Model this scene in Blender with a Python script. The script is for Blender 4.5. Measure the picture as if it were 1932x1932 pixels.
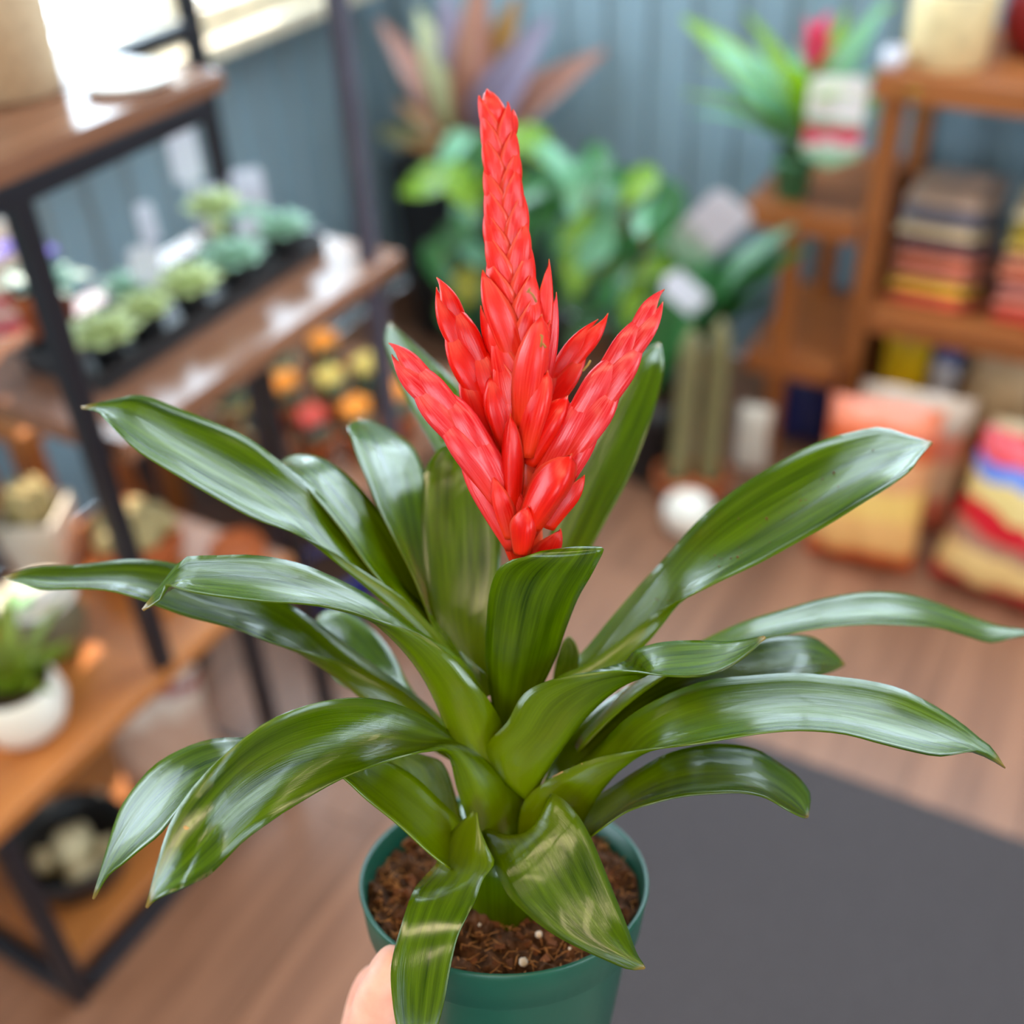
import bpy, math, random
import numpy as np
from mathutils import Vector, Matrix

for o in list(bpy.data.objects):
    bpy.data.objects.remove(o)
scene = bpy.context.scene
COL = scene.collection
random.seed(7)

# ------------------------------------------------------------------ camera
F, CX, CY, CAMH = 2132.0, 966.0, 966.0, 1.5
def _n(v):
    v = np.array(v, float)
    return v / np.linalg.norm(v)
_up = -_n([134, 2784, 2132])                 # room axes seen in camera space, from vanishing points
_d1 = _n([1522, -1706, 2132]); _d1 = _n(_d1 - _up * (_d1 @ _up))
CM = np.array([np.cross(_d1, _up), _d1, _up])   # world = CM @ cam(x right, y down, z forward)
CPOS = np.array([0.0, 0.0, CAMH])
def c2w(p):
    return CPOS + CM @ np.array(p, float)
def ray(px, py):
    return np.array([(px - CX) / F, (py - CY) / F, 1.0])
def at(px, py, ax, val):
    """pixel -> world point on the plane ax = val"""
    r = CM @ ray(px, py); i = 'xyz'.index(ax)
    return CPOS + r * ((val - CPOS[i]) / r[i])
def proj(p):
    c = CM.T @ (np.array(p, float) - CPOS)
    return CX + F * c[0] / c[2], CY + F * c[1] / c[2], c[2]

cam_d = bpy.data.cameras.new('camera')
cam = bpy.data.objects.new('camera', cam_d)
COL.objects.link(cam)
mw = Matrix.Identity(4)
for i in range(3):
    mw[i][0] = CM[i][0]; mw[i][1] = -CM[i][1]; mw[i][2] = -CM[i][2]; mw[i][3] = CPOS[i]
cam.matrix_world = mw
cam_d.sensor_fit = 'HORIZONTAL'
cam_d.sensor_width = 36.0
cam_d.lens = 36.0 * F / 1932.0
cam_d.clip_start = 0.02
cam_d.dof.use_dof = True
cam_d.dof.focus_distance = 0.512
cam_d.dof.aperture_fstop = 3.0
cam_d.dof.aperture_blades = 0
scene.camera = cam

# ------------------------------------------------------------------ light
world = bpy.data.worlds.new('daylight')
scene.world = world
world.use_nodes = True
bg = world.node_tree.nodes['Background']
bg.inputs[0].default_value = (0.68, 0.86, 1.0, 1)
bg.inputs[1].default_value = 9.5
sun_d = bpy.data.lights.new('sun', 'SUN')
sun_d.energy = 13.0
sun_d.color = (1.0, 0.86, 0.66)
sun_d.angle = math.radians(0.6)
sun = bpy.data.objects.new('sun', sun_d)
COL.objects.link(sun)
sun.rotation_euler = Vector((0.37, -0.75, -0.56)).to_track_quat('-Z', 'Y').to_euler()
scene.view_settings.view_transform = 'Standard'
scene.view_settings.look = 'None'
scene.view_settings.gamma = 1.0
scene.view_settings.use_curve_mapping = False
scene.view_settings.exposure = 0.42
scene.cycles.use_denoising = True
scene.cycles.max_bounces = 6
scene.cycles.diffuse_bounces = 3
scene.cycles.caustics_reflective = False
scene.cycles.caustics_refractive = False
scene.cycles.sample_clamp_indirect = 6.0

# ------------------------------------------------------------------ helpers
def tag(o, label=None, cat=None, group=None, kind=None):
    if label: o['label'] = label
    if cat: o['category'] = cat
    if group: o['group'] = group
    if kind: o['kind'] = kind
    return o
def thing(name, label, cat, loc=(0, 0, 0), rz=0.0, group=None):
    e = bpy.data.objects.new(name, None)
    COL.objects.link(e)
    e.empty_display_size = 0.05
    e.location = loc; e.rotation_euler = (0, 0, rz)
    return tag(e, label, cat, group)
def adopt(o, parent, world_coords):
    if parent is not None:
        o.parent = parent
        if world_coords:
            root = parent
            while root.parent is not None: root = root.parent
            if parent is root:
                o.matrix_parent_inverse = (Matrix.Translation(root.location) @ root.rotation_euler.to_matrix().to_4x4()).inverted()
    return o
def link(name, me, mat, parent=None, wc=False, smooth=True):
    if mat is not None:
        me.materials.append(mat)
    if smooth:
        me.polygons.foreach_set('use_smooth', [True] * len(me.polygons))
    o = bpy.data.objects.new(name, me)
    COL.objects.link(o)
    return adopt(o, parent, wc)
def mesh(name, verts, faces, uvs=None):
    me = bpy.data.meshes.new(name)
    me.from_pydata([tuple(map(float, v)) for v in verts], [], faces)
    if uvs is not None:
        l = me.uv_layers.new(name='UV')
        idx = np.zeros(len(me.loops), dtype=np.int32)
        me.loops.foreach_get('vertex_index', idx)
        l.data.foreach_set('uv', np.array(uvs, dtype=np.float32)[idx].ravel())
    me.update()
    return me
def mk(name, verts, faces, mat, parent=None, wc=False, smooth=True, uvs=None):
    return link(name, mesh(name, verts, faces, uvs), mat, parent, wc, smooth)
def bevel_mod(o, w, seg=2):
    m = o.modifiers.new('bevel', 'BEVEL'); m.width = w; m.segments = seg; m.limit_method = 'ANGLE'
    return o
BOXF = [(0, 3, 2, 1), (4, 5, 6, 7), (0, 1, 5, 4), (1, 2, 6, 5), (2, 3, 7, 6), (3, 0, 4, 7)]
def boxv(lo, hi):
    (a, b, c), (d, e, f) = lo, hi
    return [(a, b, c), (d, b, c), (d, e, c), (a, e, c), (a, b, f), (d, b, f), (d, e, f), (a, e, f)]
def box(name, lo, hi, mat, parent=None, wc=False, bev=0.0):
    o = mk(name, boxv(lo, hi), BOXF, mat, parent, wc, smooth=False)
    return bevel_mod(o, bev) if bev else o
def grid_faces(nu, nv, closed=False):
    f = []
    for i in range(nu - 1):
        for j in range(nv - 1 if not closed else nv):
            k = (j + 1) % nv
            f.append((i * nv + j, i * nv + k, (i + 1) * nv + k, (i + 1) * nv + j))
    return f
def lathe_data(prof, seg=32, wob=0.0, ph=0.0):
    v = []
    for r, z in prof:
        for k in range(seg):
            a = 2 * math.pi * k / seg
            rr = r * (1 + wob * math.sin(3 * a + ph + z * 40))
            v.append((rr * math.cos(a), rr * math.sin(a), z))
    f = [(a, b, c, d) for a, b, c, d in grid_faces(len(prof), seg, True)]
    return v, f
def lathe(name, prof, mat, parent=None, loc=(0, 0, 0), seg=32, **k):
    v, f = lathe_data(prof, seg, **k)
    if prof[0][0] > 1e-5: f = f + [tuple(range(seg))[::-1]]
    if prof[-1][0] > 1e-5: f = f + [tuple((len(prof) - 1) * seg + i for i in range(seg))]
    v = [(x + loc[0], y + loc[1], z + loc[2]) for x, y, z in v]
    return mk(name, v, f, mat, parent)
def tube_data(pts, rad, seg=10, cap=True):
    pts = np.array(pts, float); n = len(pts)
    if np.isscalar(rad): rad = [rad] * n
    t = np.gradient(pts, axis=0)
    t /= np.linalg.norm(t, axis=1)[:, None] + 1e-12
    ref = np.array([0.31, 0.17, 0.93]) if abs(t[0] @ np.array([0.31, 0.17, 0.93])) < 0.9 else np.array([1.0, 0, 0])
    v = []
    u = np.cross(t[0], ref); u /= np.linalg.norm(u)
    for i in range(n):
        u = u - t[i] * (u @ t[i]); u /= np.linalg.norm(u) + 1e-12
        w = np.cross(t[i], u)
        for k in range(seg):
            a = 2 * math.pi * k / seg
            v.append(pts[i] + rad[i] * (math.cos(a) * u + math.sin(a) * w))
    f = grid_faces(n, seg, True)
    if cap:
        f += [tuple(range(seg))[::-1], tuple((n - 1) * seg + k for k in range(seg))]
    return v, f
def tube(name, pts, rad, mat, parent=None, wc=False, seg=10):
    v, f = tube_data(pts, rad, seg)
    return mk(name, v, f, mat, parent, wc)
def merge(parts):
    V, Fc = [], []
    for v, f in parts:
        k = len(V); V += list(v); Fc += [tuple(i + k for i in q) for q in f]
    return V, Fc
def copy_tree(o, parent=None, loc=None, rz=None, sc=None, **tags):
    c = o.copy(); COL.objects.link(c); c.parent = parent
    if parent is not None: c.matrix_parent_inverse = o.matrix_parent_inverse
    if loc is not None: c.location = loc
    if rz is not None: c.rotation_euler = (0, 0, rz)
    if sc is not None: c.scale = (sc, sc, sc)
    tag(c, **tags)
    for ch in list(o.children): copy_tree(ch, c)
    return c
def crom(P, n):
    """Catmull-Rom through rows of P, n samples, chord-length parametrised"""
    P = np.array(P, float); m = len(P)
    d = np.r_[0, np.cumsum(np.linalg.norm(np.diff(P.reshape(m, -1), axis=0), axis=1) + 1e-9)]
    s = np.linspace(0, d[-1], n); out = np.zeros((n,) + P.shape[1:])
    tg = np.zeros_like(P)
    for i in range(m):
        a, b = max(i - 1, 0), min(i + 1, m - 1)
        tg[i] = (P[b] - P[a]) / (d[b] - d[a])
    for k, x in enumerate(s):
        i = min(max(np.searchsorted(d, x, 'right') - 1, 0), m - 2)
        h = d[i + 1] - d[i]; u = (x - d[i]) / h
        out[k] = ((2*u**3 - 3*u**2 + 1) * P[i] + (u**3 - 2*u**2 + u) * h * tg[i]
                  + (-2*u**3 + 3*u**2) * P[i+1] + (u**3 - u**2) * h * tg[i+1])
    return out

# ------------------------------------------------------------------ materials
class NT:
    def __init__(s, name):
        s.m = bpy.data.materials.new(name); s.m.use_nodes = True
        s.t = s.m.node_tree; s.b = s.t.nodes['Principled BSDF']; s.out = s.t.nodes['Material Output']
    def n(s, kind, **kw):
        x = s.t.nodes.new(kind)
        for k, v in kw.items():
            if k.startswith('i_'):
                key = k[2:]; key = int(key) if key.isdigit() else key.replace('_', ' ')
                x.inputs[key].default_value = v
            else: setattr(x, k, v)
        return x
    def l(s, a, b): s.t.links.new(a, b)
    def ramp(s, fac, stops, interp='LINEAR'):
        r = s.n('ShaderNodeValToRGB'); r.color_ramp.interpolation = interp
        e = r.color_ramp.elements
        while len(e) < len(stops): e.new(0.5)
        for x, (p, c) in zip(e, stops): x.position = p; x.color = tuple(c) + (1,)
        s.l(fac, r.inputs[0]); return r.outputs[0]
def S(r, g, b):
    """sRGB 0-255 -> linear"""
    f = lambda c: c / 12.92 if c <= 0.04045 else ((c + 0.055) / 1.055) ** 2.4
    return tuple(f(x / 255) for x in (r, g, b))
def plain(name, col, rough=0.5, spec=0.5, var=0.18, scale=30, bump=0.0, metal=0.0, coat=0.0, stretch=(1, 1, 1)):
    k = NT(name)
    tc = k.n('ShaderNodeTexCoord'); mp = k.n('ShaderNodeMapping'); mp.inputs['Scale'].default_value = stretch
    k.l(tc.outputs['Object'], mp.inputs[0])
    no = k.n('ShaderNodeTexNoise', i_Scale=scale, i_Detail=4.0); k.l(mp.outputs[0], no.inputs[0])
    lo = tuple(c * (1 - var) for c in col); hi = tuple(min(1, c * (1 + var)) for c in col)
    k.l(k.ramp(no.outputs[0], [(0.3, lo), (0.7, hi)]), k.b.inputs['Base Color'])
    k.b.inputs['Roughness'].default_value = rough
    k.b.inputs['Specular IOR Level'].default_value = spec
    k.b.inputs['Metallic'].default_value = metal
    k.b.inputs['Coat Weight'].default_value = coat; k.b.inputs['Coat Roughness'].default_value = 0.1
    if bump:
        bp = k.n('ShaderNodeBump', i_Strength=bump, i_Distance=0.004)
        k.l(no.outputs[0], bp.inputs['Height']); k.l(bp.outputs[0], k.b.inputs['Normal'])
    return k.m
def woodmat(name, a, b, rough=0.45, axis=1, scale=1.0):
    k = NT(name)
    tc = k.n('ShaderNodeTexCoord'); mp = k.n('ShaderNodeMapping')
    st = [9.0 * scale] * 3; st[axis] = 0.8 * scale; mp.inputs['Scale'].default_value = st
    oi = k.n('ShaderNodeObjectInfo'); ad = k.n('ShaderNodeVectorMath', operation='ADD')
    k.l(tc.outputs['Object'], ad.inputs[0]); k.l(oi.outputs['Random'], ad.inputs[1]); k.l(ad.outputs[0], mp.inputs[0])
    no = k.n('ShaderNodeTexNoise', i_Scale=3.0, i_Detail=6.0, i_Distortion=0.8); k.l(mp.outputs[0], no.inputs[0])
    c = k.ramp(no.outputs[0], [(0.25, a), (0.75, b)])
    hs = k.n('ShaderNodeHueSaturation'); mr = k.n('ShaderNodeMapRange'); mr.inputs[3].default_value = 0.86; mr.inputs[4].default_value = 1.14
    k.l(oi.outputs['Random'], mr.inputs[0]); k.l(mr.outputs[0], hs.inputs['Value']); k.l(c, hs.inputs['Color'])
    k.l(hs.outputs[0], k.b.inputs['Base Color'])
    k.b.inputs['Roughness'].default_value = rough
    bp = k.n('ShaderNodeBump', i_Strength=0.04, i_Distance=0.002); k.l(no.outputs[0], bp.inputs['Height']); k.l(bp.outputs[0], k.b.inputs['Normal'])
    return k.m
def leafmat(name, dark, lite, base, rough=0.2, trans=0.22, veins=150.0, bump=0.35, tipcol=None, coat=0.0):
    """long strap leaf: UV.x runs base->tip, UV.y across"""
    k = NT(name)
    uv = k.n('ShaderNodeTexCoord'); mp = k.n('ShaderNodeMapping'); mp.inputs['Scale'].default_value = (2.2, veins, 1)
    oi = k.n('ShaderNodeObjectInfo')
    ad = k.n('ShaderNodeVectorMath', operation='ADD'); k.l(uv.outputs['UV'], ad.inputs[0]); k.l(oi.outputs['Random'], ad.inputs[1])
    k.l(ad.outputs[0], mp.inputs[0])
    st = k.n('ShaderNodeTexNoise', i_Scale=1.0, i_Detail=3.0); k.l(mp.outputs[0], st.inputs[0])
    mp2 = k.n('ShaderNodeMapping'); mp2.inputs['Scale'].default_value = (3, 9, 1); k.l(ad.outputs[0], mp2.inputs[0])
    bl = k.n('ShaderNodeTexNoise', i_Scale=1.0, i_Detail=3.0); k.l(mp2.outputs[0], bl.inputs[0])
    mx = k.n('ShaderNodeMath', operation='MULTIPLY_ADD'); mx.inputs[1].default_value = 0.35
    k.l(st.outputs[0], mx.inputs[0])
    m2 = k.n('ShaderNodeMath', operation='MULTIPLY'); m2.inputs[1].default_value = 0.65; k.l(bl.outputs[0], m2.inputs[0]); k.l(m2.outputs[0], mx.inputs[2])
    c = k.ramp(mx.outputs[0], [(0.33, dark), (0.66, lite)])
    sx = k.n('ShaderNodeSeparateXYZ'); k.l(uv.outputs['UV'], sx.inputs[0])
    ba = k.n('ShaderNodeMapRange'); ba.inputs[1].default_value = 0.05; ba.inputs[2].default_value = 0.5; ba.inputs[3].default_value = 0.75; ba.inputs[4].default_value = 0.0
    k.l(sx.outputs[0], ba.inputs[0])
    mc = k.n('ShaderNodeMix', data_type='RGBA'); k.l(ba.outputs[0], mc.inputs[0]); k.l(c, mc.inputs[6]); mc.inputs[7].default_value = tuple(base) + (1,)
    col = mc.outputs[2]
    if tipcol:
        tr = k.n('ShaderNodeMapRange'); tr.inputs[1].default_value = 0.965; tr.inputs[2].default_value = 1.0; k.l(sx.outputs[0], tr.inputs[0])
        mt = k.n('ShaderNodeMix', data_type='RGBA'); k.l(tr.outputs[0], mt.inputs[0]); k.l(col, mt.inputs[6]); mt.inputs[7].default_value = tuple(tipcol) + (1,)
        col = mt.outputs[2]
    k.l(col, k.b.inputs['Base Color'])
    mr = k.n('ShaderNodeMapRange'); mr.inputs[3].default_value = rough * 0.75; mr.inputs[4].default_value = rough * 1.5; k.l(bl.outputs[0], mr.inputs[0]); k.l(mr.outputs[0], k.b.inputs['Roughness'])
    k.b.inputs['Specular IOR Level'].default_value = 0.55
    k.b.inputs['Coat Weight'].default_value = coat; k.b.inputs['Coat Roughness'].default_value = 0.1
    bp = k.n('ShaderNodeBump', i_Strength=bump, i_Distance=0.0006); k.l(st.outputs[0], bp.inputs['Height']); k.l(bp.outputs[0], k.b.inputs['Normal'])
    tl = k.n('ShaderNodeBsdfTranslucent')
    br = k.n('ShaderNodeMix', data_type='RGBA', blend_type='MULTIPLY'); br.inputs[0].default_value = 1.0
    k.l(col, br.inputs[6]); br.inputs[7].default_value = (1.6, 1.7, 0.5, 1); k.l(br.outputs[2], tl.inputs[0])
    ms = k.n('ShaderNodeMixShader'); ms.inputs[0].default_value = trans
    k.l(k.b.outputs[0], ms.inputs[1]); k.l(tl.outputs[0], ms.inputs[2]); k.l(ms.outputs[0], k.out.inputs[0])
    return k.m
def glassmat(name):
    k = NT(name)
    tr = k.n('ShaderNodeBsdfTransparent'); gl = k.n('ShaderNodeBsdfGlossy'); gl.inputs['Roughness'].default_value = 0.03
    fr = k.n('ShaderNodeFresnel'); ms = k.n('ShaderNodeMixShader')
    ge = k.n('ShaderNodeNewGeometry'); iv = k.n('ShaderNodeMath', operation='SUBTRACT'); iv.inputs[0].default_value = 1.0; k.l(ge.outputs['Backfacing'], iv.inputs[1])
    mu = k.n('ShaderNodeMath', operation='MULTIPLY'); k.l(fr.outputs[0], mu.inputs[0]); k.l(iv.outputs[0], mu.inputs[1])
    k.l(mu.outputs[0], ms.inputs[0]); k.l(tr.outputs[0], ms.inputs[1]); k.l(gl.outputs[0], ms.inputs[2]); k.l(ms.outputs[0], k.out.inputs[0])
    return k.m
M = {}
M['wall'] = plain('painted_metal_wall', S(128, 148, 158), 0.42, 0.5, 0.07, 3)
M['walli'] = plain('plaster_wall', S(150, 144, 136), 0.7, 0.3, 0.05, 4)
M['ceil'] = plain('ceiling_paint', S(92, 86, 80), 0.8, 0.2, 0.04, 3)
M['plank'] = woodmat('vinyl_plank', S(112, 74, 54), S(150, 104, 78), 0.38, 1)
M['floor'] = plain('floor_joint', S(70, 48, 38), 0.8)
M['mat'] = plain('charcoal_mat', S(74, 68, 69), 0.95, 0.1, 0.3, 260, 0.5)
M['steel'] = plain('black_steel', S(24, 23, 30), 0.42, 0.5, 0.12, 12)
M['steelg'] = plain('grey_steel', S(78, 75, 88), 0.4, 0.5, 0.1, 12)
M['board'] = woodmat('brown_board', S(104, 66, 46), S(146, 100, 76), 0.2, 1)
M['oak'] = woodmat('honey_board', S(150, 86, 38), S(190, 118, 58), 0.4, 1)
M['pine'] = woodmat('stained_pine', S(136, 74, 34), S(176, 104, 52), 0.42, 0)
M['pinez'] = woodmat('stained_pine_upright', S(132, 72, 32), S(172, 102, 50), 0.42, 2)
M['trim'] = plain('cream_trim', S(206, 190, 164), 0.5)
M['glass'] = glassmat('window_glass')
M['terra'] = plain('terracotta', S(178, 92, 48), 0.75, 0.25, 0.15, 20)
M['white'] = plain('white_ceramic', S(236, 228, 216), 0.3, 0.5, 0.04, 8)
M['plastic'] = plain('white_plastic', S(228, 226, 238), 0.4, 0.5, 0.03, 8)
M['beige'] = plain('beige_stoneware', S(188, 160, 128), 0.65, 0.3, 0.14, 120, 0.4)
M['cream'] = plain('cream_ceramic', S(226, 200, 150), 0.4)
M['dkred'] = plain('dark_red_ceramic', S(126, 20, 24), 0.3)
M['black'] = plain('black_plastic', S(28, 28, 30), 0.45)
M['olive'] = plain('olive_ceramic', S(112, 102, 78), 0.5)
M['soil'] = plain('dark_soil', S(64, 44, 34), 0.95, 0.1, 0.5, 90, 0.8)

# ------------------------------------------------------------------ room
XL, XR, YB, YF, ZC = -1.85, 3.0, 2.55, -3.0, 2.7
def rib_wall(name, p0, p1, zlo, zhi, inward, pitch=0.11, depth=0.014):
    """ribbed metal sheet between two floor points"""
    p0, p1, inw = np.array(p0), np.array(p1), np.array(inward)
    L = np.linalg.norm(p1 - p0); d = (p1 - p0) / L
    pr = []
    x = 0.0
    while x < L:
        for a, h in ((0, 0), (0.62, 0), (0.70, 1), (0.92, 1)):
            xx = x + a * pitch
            if xx <= L: pr.append((xx, h * depth))
        x += pitch
    pr.append((L, 0))
    V = []
    for xx, h in pr:
        q = p0 + d * xx + inw * h
        V += [(q[0], q[1], zlo), (q[0], q[1], zhi)]
    n = len(pr)
    for xx, h in (pr[-1], pr[0]):
        q = p0 + d * xx - inw * 0.03
        V += [(q[0], q[1], zlo), (q[0], q[1], zhi)]
    n += 2
    Fc = [(2 * i, 2 * ((i + 1) % n), 2 * ((i + 1) % n) + 1, 2 * i + 1) for i in range(n)]
    Fc += [tuple(2 * i for i in range(n))[::-1], tuple(2 * i + 1 for i in range(n))]
    return V, Fc
def wall_with_hole(axis, fixed, a0, a1, hole, inward):
    """ribbed wall in pieces around a rectangular opening (a_lo, a_hi, z_lo, z_hi)"""
    def pt(a): return (a, fixed) if axis == 'x' else (fixed, a)
    h0, h1, z0, z1 = hole
    return merge([rib_wall('', pt(a0), pt(h0), 0, ZC, inward), rib_wall('', pt(h1), pt(a1), 0, ZC, inward),
                  rib_wall('', pt(h0), pt(h1), 0, z0, inward), rib_wall('', pt(h0), pt(h1), z1, ZC, inward)])
WIN_L = (1.30, 2.36, 0.92, 1.9)       # y range, z range on the left wall
WIN_B = (-1.3, 0.6, 1.45, 2.35)       # x range, z range on the back wall
WIN_F = (0.4, 1.9, 0.9, 2.2)
WIN_R = (-0.9, 0.7, 0.9, 2.2)
WIN_L2 = (-0.95, 0.15, 1.0, 2.0)
v, f = merge([wall_with_hole('y', XL, YF, 0.67, WIN_L2, (1, 0)), wall_with_hole('y', XL, 0.67, YB, WIN_L, (1, 0))]); tag(mk('wall_left', v, f, M['wall'], smooth=False), kind='structure')
v, f = wall_with_hole('x', YB, XL, XR, WIN_B, (0, -1)); tag(mk('wall_back', v, f, M['wall'], smooth=False), kind='structure')
def flat_wall(name, axis, fixed, a0, a1, hole, t):
    h0, h1, z0, z1 = hole; P = []
    for b0, b1, c0, c1 in ((a0, h0, 0, ZC), (h1, a1, 0, ZC), (h0, h1, 0, z0), (h0, h1, z1, ZC)):
        lo, hi = sorted((fixed, fixed + t))
        P.append((boxv((b0, lo, c0), (b1, hi, c1)) if axis == 'x' else boxv((lo, b0, c0), (hi, b1, c1)), BOXF))
    v, f = merge(P); return tag(mk(name, v, f, M['walli'], smooth=False), kind='structure')
flat_wall('wall_front', 'x', YF, XL, XR, WIN_F, -0.1)
flat_wall('wall_right', 'y', XR, YF, YB, WIN_R, 0.1)
ADDED_SKY = (-1.25, 0.75, 1.15, 2.2)          # added skylight: x range, y range
v, f = merge([(boxv(a, b), BOXF) for a, b in (((XL, YF, ZC), (XR, ADDED_SKY[2], ZC + 0.08)), ((XL, ADDED_SKY[3], ZC), (XR, YB, ZC + 0.08)), ((XL, ADDED_SKY[2], ZC), (ADDED_SKY[0], ADDED_SKY[3], ZC + 0.08)), ((ADDED_SKY[1], ADDED_SKY[2], ZC), (XR, ADDED_SKY[3], ZC + 0.08)))])
tag(mk('ceiling', v, f, M['ceil'], smooth=False), kind='structure')
floor = tag(box('floor', (XL, YF, -0.06), (XR, YB, -0.004), M['floor']), kind='structure')
# vinyl planks run along the left wall
pw, pl = 0.178, 1.22
pm = mesh('plank', boxv((0.001, 0.001, -0.006), (pw - 0.001, pl - 0.001, 0.0)), BOXF); pm.materials.append(M['plank'])
for i in range(27):
    off = (i * 0.37) % 1.0 * pl
    y = YF - off + 0.001
    while y < YB:
        if y + pl > YF + 0.0 and XL + (i + 1) * pw < XR + 0.02:
            y0, y1 = max(y, YF), min(y + pl, YB)
            if y1 - y0 > 0.02:
                o = bpy.data.objects.new('plank', pm); COL.objects.link(o); o.parent = floor
                o.location = (XL + i * pw, y0, 0.0); o.scale = (1, (y1 - y0) / pl, 1)
        y += pl
def window(name, axis, fixed, rect, out, mull=1, sill=True):
    a0, a1, z0, z1 = rect; t = 0.05; P = []
    def bx(b0, b1, c0, c1, d0=-0.03, d1=0.07):
        lo, hi = sorted((fixed + out * d0, fixed + out * d1))
        return (boxv((b0, lo, c0), (b1, hi, c1)) if axis == 'x' else boxv((lo, b0, c0), (hi, b1, c1)), BOXF)
    P = [bx(a0 - t, a1 + t, z0 - t, z0), bx(a0 - t, a1 + t, z1, z1 + t), bx(a0 - t, a0, z0, z1), bx(a1, a1 + t, z0, z1)]
    for k in range(mull):
        c = a0 + (a1 - a0) * (k + 1) / (mull + 1); P.append(bx(c - 0.02, c + 0.02, z0, z1, 0, 0.05))
    e = thing(name, None, None, (0, 0, 0)); tag(e, kind='structure')
    v, f = merge(P); mk('window_frame', v, f, M['trim'], e, smooth=False)
    if sill:
        v, f = bx(a0 - 0.09, a1 + 0.09, z0 - t - 0.03, z0 - t, -0.1, 0.02); mk('window_sill', v, f, M['trim'], e, smooth=False)
    for k in range(mull + 1):
        c0 = a0 + (a1 - a0) * k / (mull + 1); c1 = a0 + (a1 - a0) * (k + 1) / (mull + 1)
        v, f = bx(c0 + 0.02, c1 - 0.02, z0, z1, 0.018, 0.022); mk('pane', v, f, M['glass'], e, smooth=False)
    # light portal in the opening guides daylight sampling
    d = bpy.data.lights.new('portal', 'AREA'); d.shape = 'RECTANGLE'; d.cycles.is_portal = True
    d.size, d.size_y = a1 - a0, z1 - z0
    p = bpy.data.objects.new('portal', d); COL.objects.link(p)
    c = Vector(((a0 + a1) / 2, fixed + out * 0.09, (z0 + z1) / 2)) if axis == 'x' else Vector((fixed + out * 0.09, (a0 + a1) / 2, (z0 + z1) / 2))
    p.location = c
    inw = Vector((0, -out, 0)) if axis == 'x' else Vector((-out, 0, 0))
    p.rotation_euler = inw.to_track_quat('-Z', 'Y').to_euler()
window('window_1', 'y', XL, WIN_L, -1, 1)
window('window_6', 'y', XL, WIN_L2, -1, 1)
window('window_2', 'x', YB, WIN_B, 1, 2)
window('window_3', 'x', YF, WIN_F, -1, 3)
window('window_4', 'y', XR, WIN_R, 1, 3)
# unseen skylight, added to brighten the back wall and leaf highlights
e = thing('added_skylight', None, None, (0, 0, 0)); tag(e, kind='structure')
x0, x1, y0, y1 = ADDED_SKY
P = [(boxv(a, b), BOXF) for a, b in (((x0, y0, ZC - .02), (x1, y0 + .05, ZC + .12)), ((x0, y1 - .05, ZC - .02), (x1, y1, ZC + .12)), ((x0, y0 + .05, ZC - .02), (x0 + .05, y1 - .05, ZC + .12)), ((x1 - .05, y0 + .05, ZC - .02), (x1, y1 - .05, ZC + .12)), (((x0 + x1) / 2 - .025, y0 + .05, ZC + .02), ((x0 + x1) / 2 + .025, y1 - .05, ZC + .1)))]
v, f = merge(P); mk('window_frame', v, f, M['trim'], e, smooth=False)
for a, b in ((x0 + .05, (x0 + x1) / 2 - .025), ((x0 + x1) / 2 + .025, x1 - .05)): box('pane', (a, y0 + .05, ZC + .05), (b, y1 - .05, ZC + .056), M['glass'], e)
d = bpy.data.lights.new('portal', 'AREA'); d.shape = 'RECTANGLE'; d.cycles.is_portal = True; d.size, d.size_y = x1 - x0, y1 - y0
p = bpy.data.objects.new('portal', d); COL.objects.link(p); p.location = ((x0 + x1) / 2, (y0 + y1) / 2, ZC + 0.13)
# warm ceiling light panels over the shop floor
def glow(name, col, s):
    k = NT(name); em = k.n('ShaderNodeEmission', i_Color=col + (1,), i_Strength=s); k.l(em.outputs[0], k.out.inputs[0]); return k.m
M['glow'] = glow('warm_diffuser', (1.0, 0.78, 0.48), 12.5)
for x, y, lb in ((-0.75, -0.65, 'warm white ceiling light panel nearest the plant stand'), (0.55, -0.65, 'warm white ceiling light panel above the doormat'), (-0.1, -2.0, 'warm white ceiling light panel nearest the shop front'), (1.9, 0.6, 'warm white ceiling light panel by the right wall')):
    e = thing('ceiling_light', lb, 'light', (x, y, ZC), 0, 'ceiling light panels')
    V = []
    for s, z in ((1.0, 0), (1.0, -0.05), (0.94, -0.05), (0.94, -0.03)):
        V += [(-0.6 * s, -0.16 * s - (s - 1) * -0.0, z), (0.6 * s, -0.16 * s, z), (0.6 * s, 0.16 * s, z), (-0.6 * s, 0.16 * s, z)]
    mk('frame', V, grid_faces(4, 4, True), M['plastic'], e, smooth=False)
    mk('diffuser', [(-0.565, -0.15, -0.035), (0.565, -0.15, -0.035), (0.565, 0.15, -0.035), (-0.565, 0.15, -0.035)], [(3, 2, 1, 0)], M['glow'], e)

# ------------------------------------------------------------------ background builders
def blob(c, s, seg=8):
    V = [(0, 0, -s)]
    for i in range(1, 5):
        for j in range(seg):
            th, ph = math.pi * i / 5, 2 * math.pi * j / seg
            V.append((s * math.sin(th) * math.cos(ph), s * math.sin(th) * math.sin(ph), -s * math.cos(th)))
    V.append((0, 0, s))
    Fc = [(0, 1 + (j + 1) % seg, 1 + j) for j in range(seg)]
    Fc += [(1 + i * seg + j, 1 + i * seg + (j + 1) % seg, 1 + (i + 1) * seg + (j + 1) % seg, 1 + (i + 1) * seg + j) for i in range(3) for j in range(seg)]
    Fc += [(1 + 3 * seg + j, 1 + 3 * seg + (j + 1) % seg, len(V) - 1) for j in range(seg)]
    return [np.array(c) + np.array(v) * (1 + 0.15 * math.sin(7 * v[0] / s + 3 * v[1] / s)) for v in V], Fc
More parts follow.
